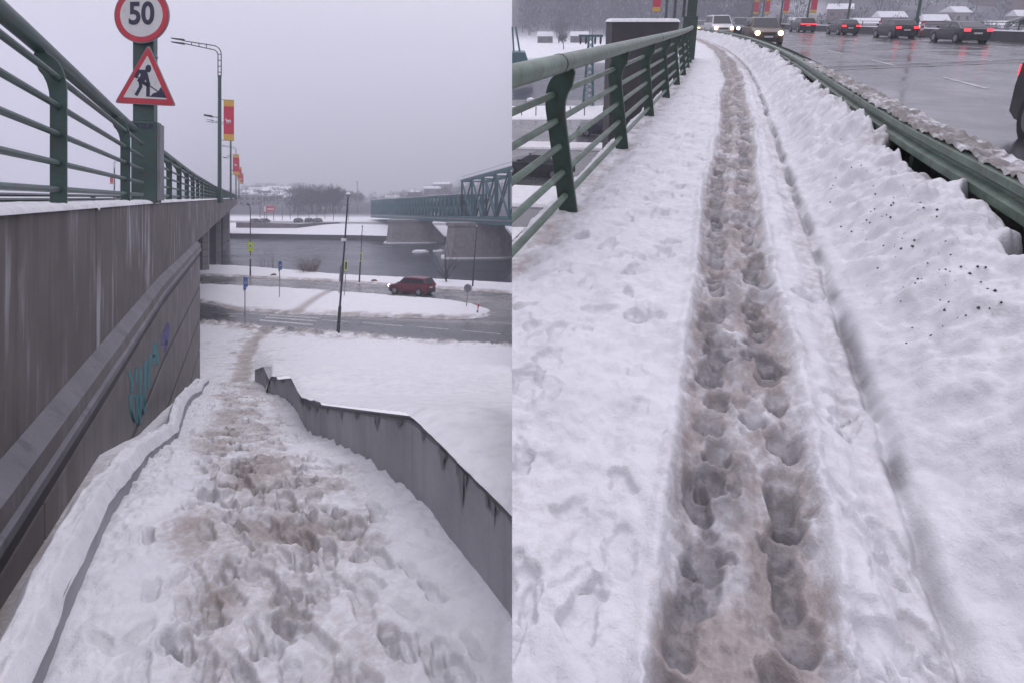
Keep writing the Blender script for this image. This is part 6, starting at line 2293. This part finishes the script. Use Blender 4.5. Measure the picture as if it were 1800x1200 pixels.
# far bank of the lower river: houses, tree, lattice mast
for i, (px, v, w, lab) in enumerate(((958, 243, 6, 'dark cottage with snowy roof on the far bank beyond the railing'), (1018, 246, 7, 'long low snow-roofed shed beside the lattice mast'))):
    x = (px - CX) / FPX; u = x * (v * math.cos(THETA) + 2.6)
    p = Vector((max(u, w * 0.6), v, float(hill_w(np.array(u), np.array(v)))))
    house(MR @ Matrix.Translation(p), lab, w, 5, 2.6, 1.8, M_ROOF, group='houses beyond the lower river')
for i, (px, v, h, lab) in enumerate(((982, 238, 12, 'round dark bare tree beside the cottage beyond the railing'), (991, 190, 9, 'thin bare tree on the snowy far bank beyond the railing'))):
    x = (px - CX) / FPX; u = x * (v * math.cos(THETA) + 2.6)
    tree(MR @ Matrix.Translation((u, v, WL - 0.1)) @ Matrix.Scale(h / 9, 4), lab, i + 1, 'trees beyond the lower river')


def lattice(mw, H, w, label, m):
    t = thing('lattice_mast', label, 'mast', mw)
    c = [(-w, -w), (w, -w), (w, w), (-w, w)]
    for x, y in c:
        MB().beam((x, y, 0), (x * 0.35, y * 0.35, H), 0.13, 0.13, (0, 1, 0)).build('leg', m, t, mw)
    n = 12
    for i in range(n):
        z0, z1 = H * i / n, H * (i + 1) / n
        k0, k1 = 1 - 0.65 * i / n, 1 - 0.65 * (i + 1) / n
        for j in range(4):
            x0, y0 = c[j]; x1, y1 = c[(j + 1) % 4]
            MB().beam((x0 * k0, y0 * k0, z0), (x1 * k1, y1 * k1, z1), 0.07, 0.07, (0, 1, 0.3)).build('brace', m, t, mw)
    MB().box((0, 0, H), (2.6, 0.3, 0.25)).build('cross_arm', m, t, mw)
    for x in (-1.1, -0.5, 0.5, 1.1):
        MB().lathe([(0.05, 0), (0.12, -0.2), (0.12, -0.7), (0.05, -0.9)], 8).build('insulator', M_DARK, t, mw @ Matrix.Translation((x, 0, H)))
    return t


v = vrow(188)
x = (1034 - CX) / FPX; u = x * (v * math.cos(THETA) + 2.6)
lattice(MR @ Matrix.Translation((u, v, WL)), 7.7, 0.55, 'green lattice mast with insulators standing by the lower river', M_TRUSS)
# short posts along the lower verge
for i, px in enumerate((917, 942, 1002, 1027, 1060)):
    u, v = RP(px, 206, WL)
    mw = MR @ Matrix.Translation((u, v, WL))
    t = thing('bollard', 'thin dark post on the lower snow strip, ' + ['first', 'second', 'third', 'fourth', 'fifth'][i] + ' from the picture seam', 'post', mw, 'posts on the lower snow strip')
    MB().tube([(0, 0, 0), (0, 0, 0.95)], 0.05, 6).build('post', M_DARK, t, mw)
    MB().lathe([(0.06, 0.95), (0.06, 1.02), (0.02, 1.06)], 8).build('cap', M_DARK, t, mw)
# cars on the lower street
u, v = RP(936, 306, WL)
LC = car('sedan', DK, MR @ Matrix.Translation((u + 0.3, v, WL)) @ Matrix.Rotation(math.radians(155), 4, 'Z'), 'dark car with lit lamp on the lower street, seen through the railing', 'cars on the lower street', tail=M_TAIL)
for ch in LC.children_recursive:
    clip_seam(ch)
u, v = RP(1058, 238, WL)
car('hatch', paint_car('navy_paint', (0.012, 0.014, 0.035)), MR @ Matrix.Translation((u, v, WL)) @ Matrix.Rotation(math.radians(170), 4, 'Z'), 'navy car on the lower street behind the second railing post', 'cars on the lower street')
# hut in the water by the bank
u, v = RP(934, 186, WL)
mw = MR @ Matrix.Translation((u, v + 2, WL - 1.3))
t = thing('mooring_pile', 'small snow-capped mooring frame in the lower river by the bank', 'pile', mw)
for x in (-0.5, 0.0, 0.5):
    MB().tube([(x, 0, -0.5), (x, 0, 1.5)], 0.08, 6).build('pile', M_BARK, t, mw)
MB().box((0, 0, 1.45), (1.3, 0.3, 0.2)).build('cap_beam', M_BARK, t, mw)
MB().lathe([(0.55, 1.56), (0.45, 1.8), (0.1, 1.95)], 10).build('snow_cap', M_SNOWFAR, t, mw)
# teal girder end of the railway bridge at the seam
mw = MR @ Matrix.Translation((1.0, 96, WL))
t = thing('girder_end', 'dark teal steel girder end at the picture seam beyond the railing', 'girder', mw)
MB().hexa([(-0.99, 0, 0), (2.6, 0, 0), (2.6, 6, 0), (-0.99, 6, 0)], [(-0.99, 0, 4.2), (1.2, 0, 4.2), (1.2, 6, 4.2), (-0.99, 6, 4.2)]).build('lower_web', M_TRUSS, t, mw)
for x0, x1 in ((-0.7, -0.95), (0.3, -0.4)):
    MB().beam((x0 + 0.0, 3, 4.2), (x1, 3, 8.2), 0.3, 0.3, (0, 1, 0)).build('post', M_TRUSS, t, mw)

# ------------------------------------------------------------------ added flank along the seam, unseen, snow-white to bounce light left
prof = [(0.30, -0.02), (3.40, -0.02), (3.45, WL), (vrow(190), WL), (vrow(190) + 0.5, WL - 1.3), (FBV, WL - 1.3), (FBV + 3, WL), (262, WL)]
prof += [(float(v), float(hill_w(np.array(0.0), np.array(v)))) for v in np.linspace(268, 370, 10)]
vs = []; fs = []
for v, w in prof:
    p = MR @ Vector((0, v, w - 0.03))
    vs += [(0.0002, p.y, p.z), (0.0002, p.y, min(p.z - 0.2, -4.0))]
for i in range(len(prof) - 1):
    fs.append((2 * i, 2 * i + 1, 2 * i + 3, 2 * i + 2))
me = bpy.data.meshes.new('seam_bounce_flank'); me.from_pydata(vs, [], fs)
structure(mesh_obj('seam_bounce_flank', me, M_SNOWFAR))

# ------------------------------------------------------------------ winter haze
hz = MB().box(((-480 + 460) / 2, 300, 80), (940, 700, 180)).build('haze', None)
hm = bpy.data.materials.new('haze_air'); hm.use_nodes = True
ht = hm.node_tree; ht.nodes.clear()
ho = ht.nodes.new('ShaderNodeOutputMaterial'); hv = ht.nodes.new('ShaderNodeVolumePrincipled')
hv.inputs['Color'].default_value = (0.82, 0.84, 0.94, 1)
hv.inputs['Density'].default_value = 0.0013
hv.inputs['Anisotropy'].default_value = 0.0
ht.links.new(hv.outputs[0], ho.inputs['Volume'])
hz.data.materials.append(hm)
tag(hz, 'thin winter haze over the river valley', None, None, 'stuff')
